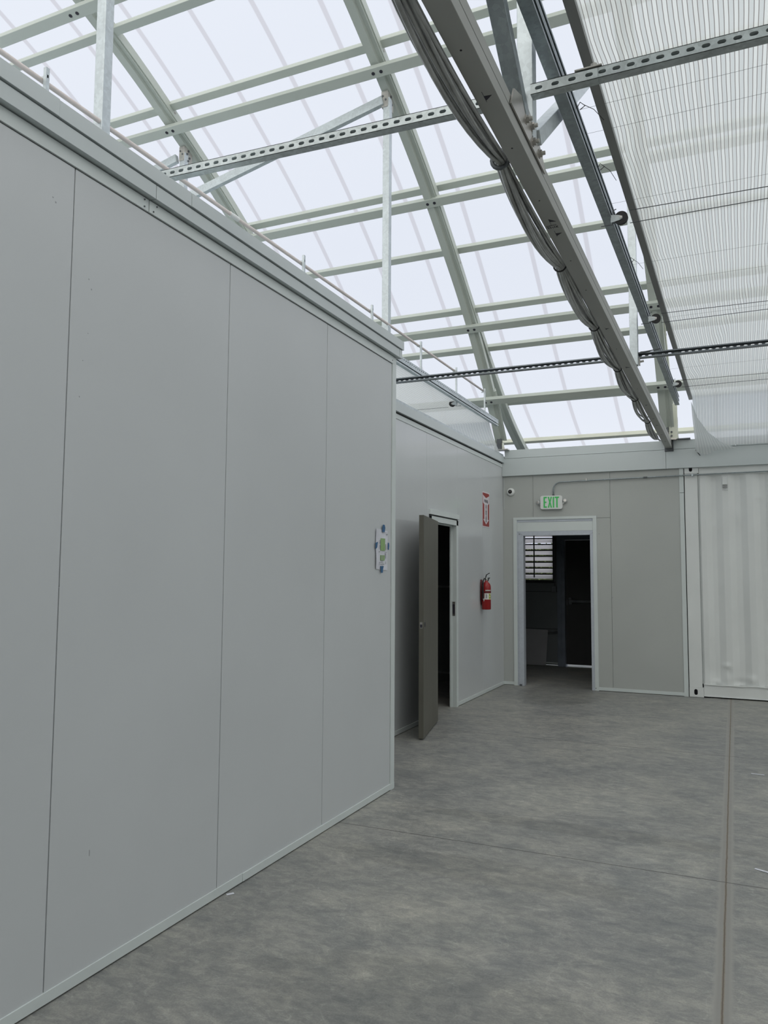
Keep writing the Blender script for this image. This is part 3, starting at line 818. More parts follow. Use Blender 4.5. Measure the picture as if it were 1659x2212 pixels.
for sx, dz in ((-1, -.004), (1, .012)):
    cx = -2.218 + sx * .172; hd_ = MB()
    hd_.lathe((cx, YB - .005, 2.462 + dz), [(.012, 0), (.02, .012), (.027, .03), (.0275, .044), (.024, .046)], (.25 * sx, -1, .1), 20)
    ho = hd_.obj('lamp_head', paint('lamp_grey', (.40, .42, .43), .35, var=.1), es, smooth=True)
    MB().lathe((cx + .0115 * sx, YB - .050, 2.4665 + dz), [(.019, 0), (.015, .002)], (.25 * sx, -1, .1), 20).obj('lamp_lens', STAINLESS, ho)
    MB().bar((cx, YB - .015, 2.45 + dz), (-2.218 + sx * .14, YB - .02, 2.44), .02, .02).obj('lamp_arm', PLASTIC_W, es)
MB().cyl((-2.28, YB - .05, 2.362), (-2.28, YB - .05, 2.368), .004, 8).obj('test_button', LABELW, es)

cd = thing('electrical_conduit', (-2.19, YB - .03, 2.55), 'thin galvanised conduit bending up from the exit sign and along the wall', 'conduit')
path = [(-2.19, YB - .035, 2.55), (-2.19, YB - .035, 2.63)]
for q in range(1, 9):
    a = math.pi / 2 * q / 8; path.append((-2.19 + .10 * (1 - math.cos(a)), YB - .035, 2.63 + .10 * math.sin(a)))
path += [(-1.5, YB - .035, 2.738), (-.6, YB - .035, 2.748), (-.1, YB - .035, 2.752), (5.5, YB - .035, 2.79)]
MB().tube(path, .009, 10).obj('conduit_pipe', DULL, cd, smooth=True)
MB().cyl((-1.035, YB - .035, 2.7435), (-.985, YB - .035, 2.744), .012, 12).obj('coupling', DARK_STEEL, cd)
MB().cyl((-2.19, YB - .035, 2.545), (-2.19, YB - .035, 2.57), .013, 12).obj('connector', DARK_STEEL, cd)
MB().box(-1.76, -1.745, YB - .046, YB, 2.735, 2.765).obj('strap', LABELW, cd)
MB().box(-.46, -.44, YB - .046, YB + .01, 2.73, 2.765).obj('strap', GALV, cd)

sc = thing('security_camera', (-2.78, YB, 2.623), 'small white dome security camera near the far corner', 'camera')
MB().lathe((-2.78, YB, 2.623), [(.052, 0), (.055, .008), (.054, .02), (.048, .034), (.035, .045)], (0, -1, 0), 28).obj('camera_housing', PLASTIC_W, sc, smooth=True)
ln = MB().lathe((-2.782, YB - .034, 2.625), [(.031, 0), (.029, .010), (.022, .018), (.010, .022)], (.05, -1, .05), 24).obj('camera_lens', RUBBER, sc, smooth=True)
MB().lathe((-2.783, YB - .055, 2.627), [(.003, 0), (.0025, .002)], (.05, -1, .05), 12).obj('lens_glint', STAINLESS, ln)

# ------------------------------------------------------------------ things on the far left wall
sg = thing('extinguisher_sign', (XF, 9.59, 2.31), 'tall red FIRE EXTINGUISHER arrow sign on the glossy wall', 'sign')
sy, sz_ = 9.582, 2.318
U_ = Vector((0, 1, 0)); V_ = Vector((0, 0, 1)); D_ = Vector((1, 0, 0))
b = MB().prism(rrect(.318, .455, .02), U_, V_, (.002, 0, 0), (XF + .001, sy, sz_)); b.obj('sign_border', SIGN_WHITE, sg)
b = MB().prism(rrect(.282, .425, .012), U_, V_, (.001, 0, 0), (XF + .003, sy, sz_)); b.obj('sign_field', SIGN_RED, sg)
aw = [(-.135, .185), (0, .150), (.135, .185), (.128, .085), (.075, .065), (.075, -.125), (.125, -.125), (0, -.190), (-.125, -.125), (-.075, -.125), (-.075, .065), (-.128, .085)]
# concave polygon drawn in convex pieces
b = MB()
for poly in ([(-.135, .185), (0, .150), (0, .065), (-.075, .065), (-.128, .085)], [(0, .150), (.135, .185), (.128, .085), (.075, .065), (0, .065)],
             [(-.075, .065), (.075, .065), (.075, -.125), (-.075, -.125)], [(-.125, -.125), (.125, -.125), (0, -.190)]):
    b.prism(poly, U_, V_, (.001, 0, 0), (XF + .004, sy, sz_))
b.obj('sign_arrow', SIGN_WHITE, sg)
text_mesh('FIRE', .052, INK, 'lettering', sg, (XF + .0052, sy, sz_ + .107), U_, V_, D_, .0005, 1.75, bold=.001)
for i, chh in enumerate('EXTINGUISHER'):
    text_mesh(chh, .0215, INK, 'lettering', sg, (XF + .0052, sy, sz_ + .054 - i * .0188), U_, V_, D_, .0005, 2.6, bold=.0011)

fe = thing('fire_extinguisher', (XF + .1, 9.38, 1.05), 'red fire extinguisher hanging on the glossy wall below the arrow sign', 'fire extinguisher')
ex, ey, ez = XF + .068, 9.37, 1.055
R_ = .056
cyl_ = MB().lathe((ex, ey, ez), [(R_ * .9, 0), (R_, .006), (R_, .275), (R_ * .96, .295), (R_ * .8, .318), (R_ * .5, .336), (.02, .345), (.017, .36)], (0, 0, 1), 32)
bo = cyl_.obj('cylinder', RED, fe, smooth=True)
MB().lathe((ex, ey, ez + .36), [(.017, 0), (.017, .02), (.012, .03)], (0, 0, 1), 16).obj('valve', STAINLESS, fe)
hd_ = MB().bar((ex - .005, ey - .015, ez + .385), (ex + .03, ey + .055, ez + .392), .012, .006); hd_.bar((ex - .005, ey - .012, ez + .392), (ex, ey + .01, ez + .43), .012, .006); hd_.bar((ex, ey + .01, ez + .43), (ex + .02, ey + .075, ez + .452), .012, .006); hd_.bar((ex + .01, ey + .03, ez + .35), (ex + .02, ey + .055, ez + .395), .01, .008)
hd_.obj('handle', RUBBER, fe)
MB().tube([(ex, ey - .01, ez + .372), (ex - .012, ey - .045, ez + .385), (ex - .022, ey - .062, ez + .35), (ex - .024, ey - .064, ez + .25), (ex - .024, ey - .064, ez + .14), (ex - .02, ey - .062, ez + .115)], .0085, 10).obj('hose', RUBBER, fe, smooth=True)
MB().cyl((ex - .02, ey - .062, ez + .135), (ex - .015, ey - .056, ez + .105), .012, 12, .006).obj('nozzle', LABELW, fe)
MB().lathe((ex, ey, ez + .205), [(R_ + .0005, 0), (R_ + .003, .002), (R_ + .003, .022), (R_ + .0005, .024)], (0, 0, 1), 32).obj('strap', paint('dark_red', (.12, .012, .015), .4), fe)
def arc_label(mb, a0, a1, z0, z1, rr, n=14):
    vs = []; fs = []
    for i in range(n + 1):
        a = math.radians(a0 + (a1 - a0) * i / n)
        for z in (z0, z1): vs.append((ex + rr * math.cos(a), ey + rr * math.sin(a), ez + z))
    for i in range(n): fs.append((2 * i, 2 * i + 2, 2 * i + 3, 2 * i + 1))
    return mb.add(vs, fs)
lb = arc_label(MB(), -100, 50, .125, .202, R_ + .001).obj('label', LABELW, fe)
arc_label(MB(), -40, -12, .128, .200, R_ + .0016).obj('label_band', YELLOW, lb)
b = MB(); arc_label(b, -33, -20, .140, .152, R_ + .0022, 3); arc_label(b, -33, -20, .174, .188, R_ + .0022, 3); arc_label(b, -75, -68, .14, .19, R_ + .0022, 2); arc_label(b, -5, 14, .15, .155, R_ + .0022, 3); arc_label(b, -5, 14, .165, .169, R_ + .0022, 3); arc_label(b, 8, 20, .132, .145, R_ + .0022, 3); each(b, 'label_print', INK, lb)
arc_label(MB(), -85, -15, .232, .243, R_ + .0035).obj('strap_label', LABELW, fe)
b = MB(); vs = []
for a, z in ((2, .075), (30, .092), (30, .06)): vs.append((ex + (R_ + .001) * math.cos(math.radians(a)), ey + (R_ + .001) * math.sin(math.radians(a)), ez + z))
b.add(vs, [(0, 1, 2)]); b.obj('triangle_mark', SIGN_WHITE, fe)
dkr = paint('dark_red_bracket', (.10, .010, .012), .4)
b = MB().tube([(XF + .006, ey, ez + .36), (XF + .012, ey - .045, ez + .345), (XF + .014, ey - .05, ez + .30), (XF + .014, ey - .05, ez + .13), (XF + .010, ey - .035, ez + .09)], .008, 8); b.obj('wall_bracket', dkr, fe, smooth=True)
MB().box(XF, XF + .008, ey - .03, ey + .03, ez + .06, ez + .37).obj('bracket_plate', dkr, fe)
MB().lathe((ex + .005, ey + R_ + .002, ez + .215), [(.010, 0), (.012, .006), (.010, .012)], (.3, 1, 0), 14).obj('strap_clip', RUBBER, fe)

# ------------------------------------------------------------------ paper notice on near wall
pn = thing('paper_notice', (XW, 4.855, 1.665), 'white paper notice with green blocks taped to the near left wall', 'notice')
def wp(y, z, d): return (XW + d, y, z)
b = MB(); vs = []; fs = []
for i in range(7):
    for j in range(9):
        y = 4.757 + (4.958 - 4.757) * i / 6; z = 1.527 + .276 * j / 8 - .0015 * i
        dd = .0045 + .003 * math.sin(j * .9) * math.sin(i * .8 + 1) + .004 * (i == 0)
        vs.append(wp(y, z, dd))
for i in range(6):
    for j in range(8): fs.append((i * 9 + j, (i + 1) * 9 + j, (i + 1) * 9 + j + 1, i * 9 + j + 1))
b.add(vs, fs); sh = b.obj('sheet', PAPER, pn)
def patch(mb, y0, y1, z0, z1, d=.0095): return mb.box(XW + d - .001, XW + d, y0, y1, z0, z1)
patch(MB(), 4.833, 4.905, 1.653, 1.738).obj('green_block', PGREEN, sh); 
g2 = patch(MB(), 4.828, 4.897, 1.585, 1.622).obj('green_block', PGREEN, sh)
b = MB()
for z in (1.588, 1.597, 1.606, 1.615): patch(b, 4.835, 4.872, z, z + .003, .0105)
for y0, y1, z0, z1 in ((4.93, 4.945, 1.763, 1.772), (4.86, 4.94, 1.778, 1.780), (4.815, 4.823, 1.665, 1.69), (4.815, 4.823, 1.70, 1.725), (4.915, 4.922, 1.66, 1.70), (4.80, 4.825, 1.642, 1.647), (4.91, 4.935, 1.640, 1.644), (4.912, 4.922, 1.60, 1.635), (4.812, 4.818, 1.565, 1.575), (4.832, 4.848, 1.57, 1.574), (4.862, 4.868, 1.565, 1.576), (4.808, 4.814, 1.555, 1.561), (4.832, 4.848, 1.555, 1.561), (4.862, 4.89, 1.556, 1.562), (4.915, 4.92, 1.56, 1.58)):
    patch(b, y0, y1, z0, z1, .0100)
each(b, 'printing', PGREY, sh)
for poly in ([(4.853, 1.782), (4.893, 1.782), (4.902, 1.812), (4.89, 1.833), (4.865, 1.833), (4.853, 1.81)],
             [(4.744, 1.66), (4.770, 1.672), (4.782, 1.712), (4.744, 1.702)],
             [(4.948, 1.665), (4.966, 1.66), (4.972, 1.69), (4.968, 1.71), (4.95, 1.712)],
             [(4.836, 1.501), (4.864, 1.501), (4.868, 1.525), (4.880, 1.548), (4.822, 1.546), (4.833, 1.524)]):
    MB().prism(poly, (0, 1, 0), (0, 0, 1), (.001, 0, 0), (XW + .0105, 0, 0)).obj('tape_strip', TAPE, pn)

# little marks on the near wall
for (y, z, h_, w_) in ((2.26, .455, .022, .004), (1.985, 2.837, .006, .006), (1.972, 2.850, .004, .006), (2.155, 2.61, .005, .005), (2.17, 2.575, .005, .005), (2.16, 2.40, .003, .004), (2.14, 2.29, .003, .004), (2.13, 2.15, .005, .004), (2.07, 1.44, .005, .004)):
    MB().box(XW, XW + .0006, y - w_ / 2, y + w_ / 2, z - h_ / 2, z + h_ / 2).obj('scuff_mark', PGREY, wl)
for (x, z) in ((-1.447, 1.20), (-1.605, 2.03)):
    MB().box(x - .005, x + .005, YB - .0006, YB, z - .007, z + .007).obj('scuff_mark', PGREY, wb)
# scraps on the floor
for (x, y, l, a, lab) in ((.12, 6.62, .09, -.1, 'far white paper scrap on the concrete right of the joint'), (.10, 4.50, .10, -.45, 'nearer white paper strip on the concrete at the right edge'), (-2.185, 3.12, .035, .9, 'tiny white crumb at the foot of the near left wall')):
    b = MB().bar((x - math.cos(a) * l / 2, y - math.sin(a) * l / 2, .002), (x + math.cos(a) * l / 2, y + math.sin(a) * l / 2, .003), .016, .002)
    tag(b.obj('paper_scrap', PAPER), lab, 'scrap', 'paper scraps on the floor')

# ------------------------------------------------------------------ roof frame
ARC = [(2.88, 7.06), (3.6, 7.02), (4.3, 6.90), (4.9, 6.735), (5.6, 6.50), (6.2, 6.25), (6.9, 5.93), (7.6, 5.56), (8.3, 5.12), (8.7, 4.85)]
LEG = [(9.1, 4.54), (9.6, 4.10), (10.0, 3.70), (10.33, 3.32)]
OUT = [(9.1, 4.585), (9.6, 4.26), (10.06, 3.985), (10.6, 3.69), (11.3, 3.405), (12.0, 3.21), (12.75, 3.06)]
def mirror(p): return [(5.76 - y, z) for y, z in reversed(p)]
def chain(tail): return mirror(tail) + mirror(ARC)[:-1] + ARC + tail
def smooth(pts, sub=4):
    out = []
    for i in range(len(pts) - 1):
        p0 = pts[max(i - 1, 0)]; p1 = pts[i]; p2 = pts[i + 1]; p3 = pts[min(i + 2, len(pts) - 1)]
        for q in range(sub):
            t = q / sub
            out.append(tuple(.5 * ((2 * p1[k]) + (-p0[k] + p2[k]) * t + (2 * p0[k] - 5 * p1[k] + 4 * p2[k] - p3[k]) * t * t + (-p0[k] + 3 * p1[k] - 3 * p2[k] + p3[k]) * t ** 3) for k in (0, 1)))
    out.append(pts[-1]); return out
def yz_frames(pts):
    fr = []
    for i in range(len(pts)):
        a = pts[max(i - 1, 0)]; b = pts[min(i + 1, len(pts) - 1)]
        t = Vector((0, b[0] - a[0], b[1] - a[1])).normalized()
        fr.append((Vector((1, 0, 0)), Vector((0, -t.z, t.y))))
    return fr
P_IN = smooth(chain(LEG)); P_OUT = smooth(chain(OUT))
F_IN = yz_frames(P_IN); F_OUT = yz_frames(P_OUT)
def at_y(y, P=None):
    P = P or P_OUT; F = F_OUT if P is P_OUT else F_IN
    for i in range(len(P) - 1):
        if P[i][0] <= y <= P[i + 1][0]:
            t = (y - P[i][0]) / (P[i + 1][0] - P[i][0]); z = P[i][1] + t * (P[i + 1][1] - P[i][1])
            return z, F[i][1]
    return P[-1][1], F[-1][1]

# translucent roof skin, sits 0.20 above the lower line of the ribs
vs = []; fs = []
xs = [X0 + (X1 - X0) * i / 4 for i in range(5)]
for p, (U, V) in zip(P_OUT, F_OUT):
    for x in xs: vs.append(Vector((x, p[0], p[1])) + V * .205)
nn = len(xs)
for i in range(len(P_OUT) - 1):
    for k in range(nn - 1): fs.append((i * nn + k, i * nn + k + 1, (i + 1) * nn + k + 1, (i + 1) * nn + k))
o = MB().add(vs, fs).obj('ceiling', CLAD, smooth=True)
struct(o, 'frosted translucent roof sheeting with narrow seams')

RIBX = {'A': -5.40, 'B': -2.978, 'C': -.808, 'D': 1.45}
riblab = {'A': 'curved pale steel roof rib furthest left, behind the near wall', 'B': 'curved pale steel roof rib that lands on the far left corner',
          'C': 'curved pale steel roof rib landing beside the end of the grey beam', 'D': 'curved pale steel roof rib above the striped shade cloth'}
profL = [(0, 0), (.076, 0), (.080, .012), (.088, .026), (.118, .026), (.124, .014), (.130, .014), (.130, .085), (0, .085)]
profR = [(.012, .030), (.075, .030), (.082, .044), (.115, .044), (.130, .030), (.142, .030), (.142, .118), (.012, .118)]
for key, RX in RIBX.items():
    rb = thing('arch_rib', (RX, 10.33, 3.25), riblab[key], 'roof rib', 'curved roof ribs')
    path = [(RX, y, z) for y, z in P_IN]
    MB().sweep(path, profL, F_IN).obj('inner_chord', STEEL, rb)
    path = [(RX, y, z) for y, z in P_OUT]
    MB().sweep(path, profR, F_OUT).obj('outer_chord', STEEL if key != 'C' else STEEL_CREAM, rb)
    # stiffening plate where leg and outer chord part
    b = MB()
    # purlin bolts
    for y in (5.34, 6.18, 7.68, 8.37, 9.01, 9.56, 10.47, 11.49):
        z, V = at_y(y); c = Vector((RX + .14, y, z)) + V * .08
        b.cyl(c, c + Vector((.006, 0, 0)), .013, 10)
    each(b, 'bolt', BRACKET, rb)
    hoof = [(.0, .0), (.07, .0), (.078, .03), (.075, .075), (.055, .105), (.03, .11), (.008, .09), (-.004, .05)]
    for qx in (RX + .000, RX + .105):
        MB().prism(hoof, (0, 1, 0), (0, 0, 1), (.012, 0, 0), (qx, 10.29, 3.208)).obj('foot_bracket', STEEL_CREAM, rb, bevel=.003)
    MB().box(RX + .03, RX + .09, 10.30, 10.36, 3.21, 3.36).obj('foot_core', DARK_STEEL, rb)
    ft = MB().box(RX - .0, RX + .19, 10.27, 10.39, 3.196, 3.210); ft.cyl((RX + .12, 10.33, 3.21), (RX + .12, 10.33, 3.245), .012, 8); ft.cyl((RX + .087, 10.33, 3.29), (RX + .105, 10.33, 3.29), .014, 8); ft.cyl((RX - .02, 10.34, 3.32), (RX + .10, 10.34, 3.32), .010, 8)
    ft.obj('base_plate', STAINLESS, rb)
    if key == 'C':
        MB().box(RX + .10, RX + .20, 10.32, 10.40, 3.21, 3.66).box(RX + .12, RX + .20, 10.36, 10.46, 3.2, 3.5).obj('foot_plate', STEEL_CREAM, rb, bevel=.004)
        b = MB()
        for yy, zz in ((10.31, 3.30), (10.31, 3.25)): b.cyl((RX + .13, yy, zz), (RX + .13, yy + .02, zz), .013, 8)
        each(b, 'foot_bolt', DARK_STEEL, rb)
    if key in 'BC':
        b = MB()
        b.sweep([(RX + .131, y, z) for y, z in P_IN if 9.8 < y], [(0, .02), (.03, .02), (.03, .026), (.006, .03), (.006, .10), (0, .10)], [F_IN[i] for i, p in enumerate(P_IN) if 9.8 < p[0]])
        for q in range(6):
            y = 9.85 + q * .06; z, V = at_y(y, P_IN); c = Vector((RX + .137, y, z)) + V * .05
            b.cyl(c, c + Vector((.008, 0, 0)), .010, 8)
        b.obj('leg_plate', STEEL, rb)
    # post bracket at the truss rows
    if key in 'AB':
        z, V = at_y(6.5)
        b = MB().box(RX + .003, RX + .070, 6.46, 6.60, z - .16, z + .0); 
        bo_ = b.obj('post_bracket', BRACKET, rb, bevel=.004)
        b = MB()
        for (dy, dz) in ((.0, -.03), (-.02, -.07), (.02, -.10), (0, -.14)):
            b.cyl((RX + .07, 6.53 + dy, z + dz), (RX + .082, 6.53 + dy, z + dz), .011, 8)
        b.cyl((RX + .02, 6.455, z - .05), (RX + .02, 6.465, z - .05), .010, 8); b.cyl((RX + .05, 6.455, z - .09), (RX + .05, 6.465, z - .09), .010, 8)
        each(b, 'bracket_bolt', DARK_STEEL, bo_)

# purlins
def purlin(y, z, label, group, w=.055, h=.075, x0=X0 + .3, x1=X1 - .3, bolts=False, mat=STEEL):
    V = at_y(y)[1]; c = Vector((0, y, z))
    pl = thing('roof_purlin', (0, c.y, c.z), label, 'roof purlin', group)
    MB().bar((x0, c.y, c.z), (x1, c.y, c.z), w, h, V).obj('purlin_bar', mat, pl, bevel=.004)
    if bolts:
        b = MB()
        for RX in RIBX.values():
            for dx in (.025, .105):
                p = Vector((RX + dx, c.y, c.z)) - V * (h / 2)
                b.cyl(p, p - V * .003, .0165, 14)
        each(b, 'bolt_hole', INK, pl)
    return pl
ORD = ['lowest', 'second', 'third', 'fourth', 'fifth', 'sixth', 'seventh', 'eighth', 'ninth', 'tenth']
oy = [(11.50, 3.515), (10.48, 3.90), (9.56, 4.43), (9.005, 4.77), (8.36, 5.275), (7.67, 5.71), (6.17, 6.385), (5.33, 6.66), (4.2, 7.0), (3.3, 7.13)]
for i, (y, z) in enumerate(oy):
    purlin(y, z, '%s outer purlin up from the far eave, lying between the ribs' % ORD[i], 'outer purlins under the roof sheets', h=.060, w=.078, mat=STEEL_CREAM if i == 0 else STEEL)
iy = [(9.80, 3.785), (9.07, 4.55), (7.655, 5.545), (6.24, 6.175), (4.905, 6.565)]
for i, (y, z) in enumerate(iy):
    purlin(y, z, '%s inner purlin up from the far eave, bolted below the ribs' % ORD[i], 'inner purlins below the ribs', h=.055, w=.100, bolts=True)
purlin(6.92, 6.09, 'short outer purlin seen between the galvanised rail and the cloth bar', 'outer purlins under the roof sheets', x0=-.75, x1=2.0, h=.055, w=.075)

# ------------------------------------------------------------------ posts, braces, beam
def post(name, x, y, z0, z1, s, label):
    b = MB(); t = .004
    b.box(x - s / 2, x + s / 2, y - s / 2, y + s / 2, z0, z1)
    return tag(b.obj(name, GALV, bevel=.003), label, 'post', 'galvanised square posts')
post('steel_post', -2.912, 2.88, 3.12, 6.95, .060, 'thick galvanised post rising behind the near left wall at upper left')
post('steel_post', -2.925, 6.50, 3.10, 6.05, .066, 'slender galvanised post hanging from the middle roof rib')
post('steel_post', -5.36, 6.50, 3.10, 6.05, .066, 'short visible galvanised post under the left roof rib')
post('steel_post', -.700, 2.90, 3.20, 7.0, .062, 'galvanised post standing on the near part of the grey beam')
post('steel_post', -.700, 6.50, 3.20, 6.1, .062, 'galvanised post standing on the far part of the grey beam')
def brace(a, b_, w, h, up, label, mat=GALV):
    return tag(MB().bar(a, b_, w, h, up).obj('diagonal_brace', mat, bevel=.003), label, 'brace', 'galvanised diagonal braces')
brace((-2.955, 6.46, 6.02), (-5.35, 6.46, 5.50), .05, .088, (0, 0, 1), 'long galvanised brace slanting between the left and middle ribs')
brace((-5.42, 6.46, 5.99), (-7.8, 6.46, 5.47), .05, .088, (0, 0, 1), 'galvanised brace running left from the left rib bracket')
brace((-.700, 2.80, 3.24), (-.700, .95, 4.62), .060, .055, (0, 0, 1), 'dark brace rising towards the viewer from the bolted plate', DULL)
brace((-.690, 2.96, 3.24), (-.690, 4.60, 4.55), .060, .060, (0, 0, 1), 'galvanised brace rising away from the bolted plate behind the rail')

BXL, BXR = -.758, -.681
bm_ = thing('roof_beam', (-.72, 5, 3.10), 'long grey painted beam overhead with cables tied along it', 'beam')
MB().box(BXL, BXR, -3.5, YB - .05, 3.10, 3.150).obj('lower_channel', BEAM, bm_, bevel=.002)
MB().box(BXL, BXR - .001, -3.5, YB - .05, 3.155, 3.205).obj('upper_channel', BEAM, bm_, bevel=.002)
MB().box(BXL + .003, BXR - .004, -3.5, YB - .052, 3.145, 3.16).obj('channel_gap', GAP, bm_)
b = MB().box(BXL - .01, BXR + .02, YB - .055, YB - .045, 3.06, 3.215); b.box(BXR + .012, BXR + .020, YB - .075, YB - .045, 3.06, 3.215); b.box(BXL - .0, BXR + .22, YB - .075, YB + .05, 3.205, 3.217)
b.obj('end_bracket', DARK_STEEL, bm_)
mk = MB()
def tri(x, y, s, flip=1): mk.prism([(0, 0), (s, s * .1), (0, s * 1.0 * flip)], (1, 0, 0), (0, 1, 0), (0, 0, -.0008), (x, y, 3.0998))
for y, s, fl in ((2.40, .026, 1), (3.42, .028, -1), (3.55, .028, 1), (5.1, .022, 1), (6.15, .030, -1), (7.6, .02, 1), (8.3, .02, 1), (8.7, .026, -1), (9.3, .02, 1), (9.8, .02, 1)):
    tri(-.725, y, s, fl)
    mk.box(-.726, -.725, y - s, y + s * 1.3, 3.099, 3.1)
for y in (2.15, 2.75, 3.2, 3.9, 4.35, 5.6, 6.9): mk.cyl((-.722, y, 3.0985), (-.722, y, 3.0998), .0035, 8)
# handwriting like strokes between two of the marks
for i, (dx0, dy0, dx1, dy1) in enumerate([(0, 0, .006, .012), (.006, .012, .004, 0), (.010, .002, .016, .012), (.016, .012, .015, -.003), (.022, .002, .026, .012), (.030, .010, .034, 0), (.030, .002, .036, .012), (.040, 0, .041, .012), (.041, .006, .048, .012), (.041, .006, .049, 0), (-.002, -.006, .045, -.008)]):
    mk.bar((-.748 + dx0, 3.47 + dy0 * 1.6, 3.0993), (-.748 + dx1, 3.47 + dy1 * 1.6, 3.0993), .0014, .0012)
each(mk, 'marker_mark', INK, bm_)
# joining plate with nuts
pt = thing('bolted_plate', (-.67, 2.8, 3.2), 'stainless joining plate with four bolts on the grey beam', 'plate')
MB().prism([(2.56, 3.157), (2.60, 3.235), (2.76, 3.288), (2.95, 3.258), (3.08, 3.19), (3.095, 3.157)], (0, 1, 0), (0, 0, 1), (.006, 0, 0), (BXR + .002, 0, 0)).obj('plate', STAINLESS, pt)
for y, z in ((2.775, 3.215), (2.86, 3.235), (2.885, 3.185), (2.99, 3.19)):
    o = MB().cyl((BXR + .008, y, z), (BXR + .020, y, z), .014, 6); o.cyl((BXR + .008, y, z), (BXR + .0105, y, z), .019, 16); o = o.obj('nut', STAINLESS, pt)
    MB().cyl((BXR + .018, y, z), (BXR + .032, y, z), .008, 12).obj('bolt_end', BRACKET, o)

# cable bundle
cbn = thing('cable_bundle', (-.80, 5, 3.12), 'thick bundle of grey cables sagging along the left of the grey beam', 'cables')
ties = [.55, 1.70, 2.87, 4.02, 5.12, 6.25, 7.40, 8.55, 9.72]
for c in range(16):
    a0 = random.random() * 6.28; rr = .034 * math.sqrt(random.random()); sg_ = .5 + random.random() * 1.0; path = []
    tw = random.uniform(-1.2, 1.2)
    for i in range(len(ties) - 1):
        for q in range(10):
            t = q / 10; y = ties[i] + (ties[i + 1] - ties[i]) * t
            b_ = math.sin(math.pi * t) ** .8
            a = a0 + tw * (i + t)
            r_ = rr * (.62 + .75 * b_)
            path.append((-.800 + r_ * math.cos(a) - .010 * b_ * sg_, y, 3.135 + r_ * math.sin(a) - (.044 if i < 3 else .030) * b_ * sg_))
    path.append((-.79, 9.72, 3.12)); path.append((-.785, 9.9, 3.13))
    MB().tube(path, random.choice((.006, .0075, .009)), 7).obj('cable', CABLE, cbn, smooth=True)
for i, y in enumerate(ties[:-1]):
    if i == 2:
        b = MB().tube([(-.80 + .035 * math.cos(q * math.pi / 8), y, 3.135 + .036 * math.sin(q * math.pi / 8)) for q in range(17)], .009, 8)
    else:
        b = MB().tube([(-.80 + .034 * math.cos(q * math.pi / 8), y, 3.135 + .036 * math.sin(q * math.pi / 8)) for q in range(17)], .0045, 6)
    b.obj('cable_tie', RUBBER if i != 2 else DARK_STEEL, cbn, smooth=True)

# ------------------------------------------------------------------ slotted channels across the hall
def channel_face(label, xa, za, xb, zb, y, grp='slotted channels across the hall'):
    """slotted web towards the viewer (-y), flanges going back with lips"""
    c = thing('slotted_channel', (xa, y, za), label, 'channel', grp)
    b = MB(); h = .041; t = .0025
    b.slotted((xa, y, za + h / 2), (xb, y, zb + h / 2), (0, 0, 1), h, (0, t, 0))
    for dz in (0, h):
        b.bar((xa, y + .0205, za + dz), (xb, y + .0205, zb + dz), .041, t, (0, 0, 1))
        b.bar((xa, y + .041, za + (dz + .005 if dz == 0 else dz - .005)), (xb, y + .041, zb + (dz + .005 if dz == 0 else dz - .005)), t, .010, (0, 0, 1))
    b.obj('channel_section', MIDG, c)
    return c
channel_face('near slotted strut channel crossing left of the grey beam', -3.30, 3.415, -.70, 3.343, 2.838)
channel_face('short slotted strut channel from the near post to the splice', -.668, 3.343, -.415, 3.343, 2.826)
c = channel_face('near slotted strut channel crossing under the striped cloth at right', -.425, 3.347, 3.2, 3.33, 2.832)
MB().box(-.50, -.40, 2.826, 2.87, 3.391, 3.396).cyl((-.43, 2.84, 3.396), (-.43, 2.84, 3.408), .013, 6).obj('splice_plate', BRACKET, c)
def channel_open(label, xa, za, xb, zb, y):
    """mouth and lips towards the viewer, slotted web at the back"""
    c = thing('slotted_channel', (xa, y, za), label, 'channel', 'slotted channels across the hall')
    b = MB(); h = .041; t = .0025
    b.slotted((xa, y + .041, za + h / 2), (xb, y + .041, zb + h / 2), (0, 0, 1), h, (0, t, 0), sw=.017)
    for dz in (0, h):
        b.bar((xa, y + .0205, za + dz), (xb, y + .0205, zb + dz), .041, t, (0, 0, 1))
        e = .0045 if dz == 0 else -.0045
        b.bar((xa, y, za + dz + e), (xb, y, zb + dz + e), t, .009, (0, 0, 1))
    b.obj('channel_section', SHADED_GALV, c)
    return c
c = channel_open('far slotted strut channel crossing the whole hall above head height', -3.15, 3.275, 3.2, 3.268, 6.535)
b = MB().box(-.655, -.58, 6.53, 6.58, 3.314, 3.322); b.cyl((-.70, 6.50, 3.30), (-.50, 6.555, 3.335), .005, 8); b.obj('clamp', DARK_STEEL, c)
b = MB().box(-.668, -.660, 6.52, 6.56, 3.21, 3.27); b.cyl((-.66, 6.54, 3.24), (-.63, 6.54, 3.243), .009, 8); b.obj('angle_cleat', BRACKET, c)

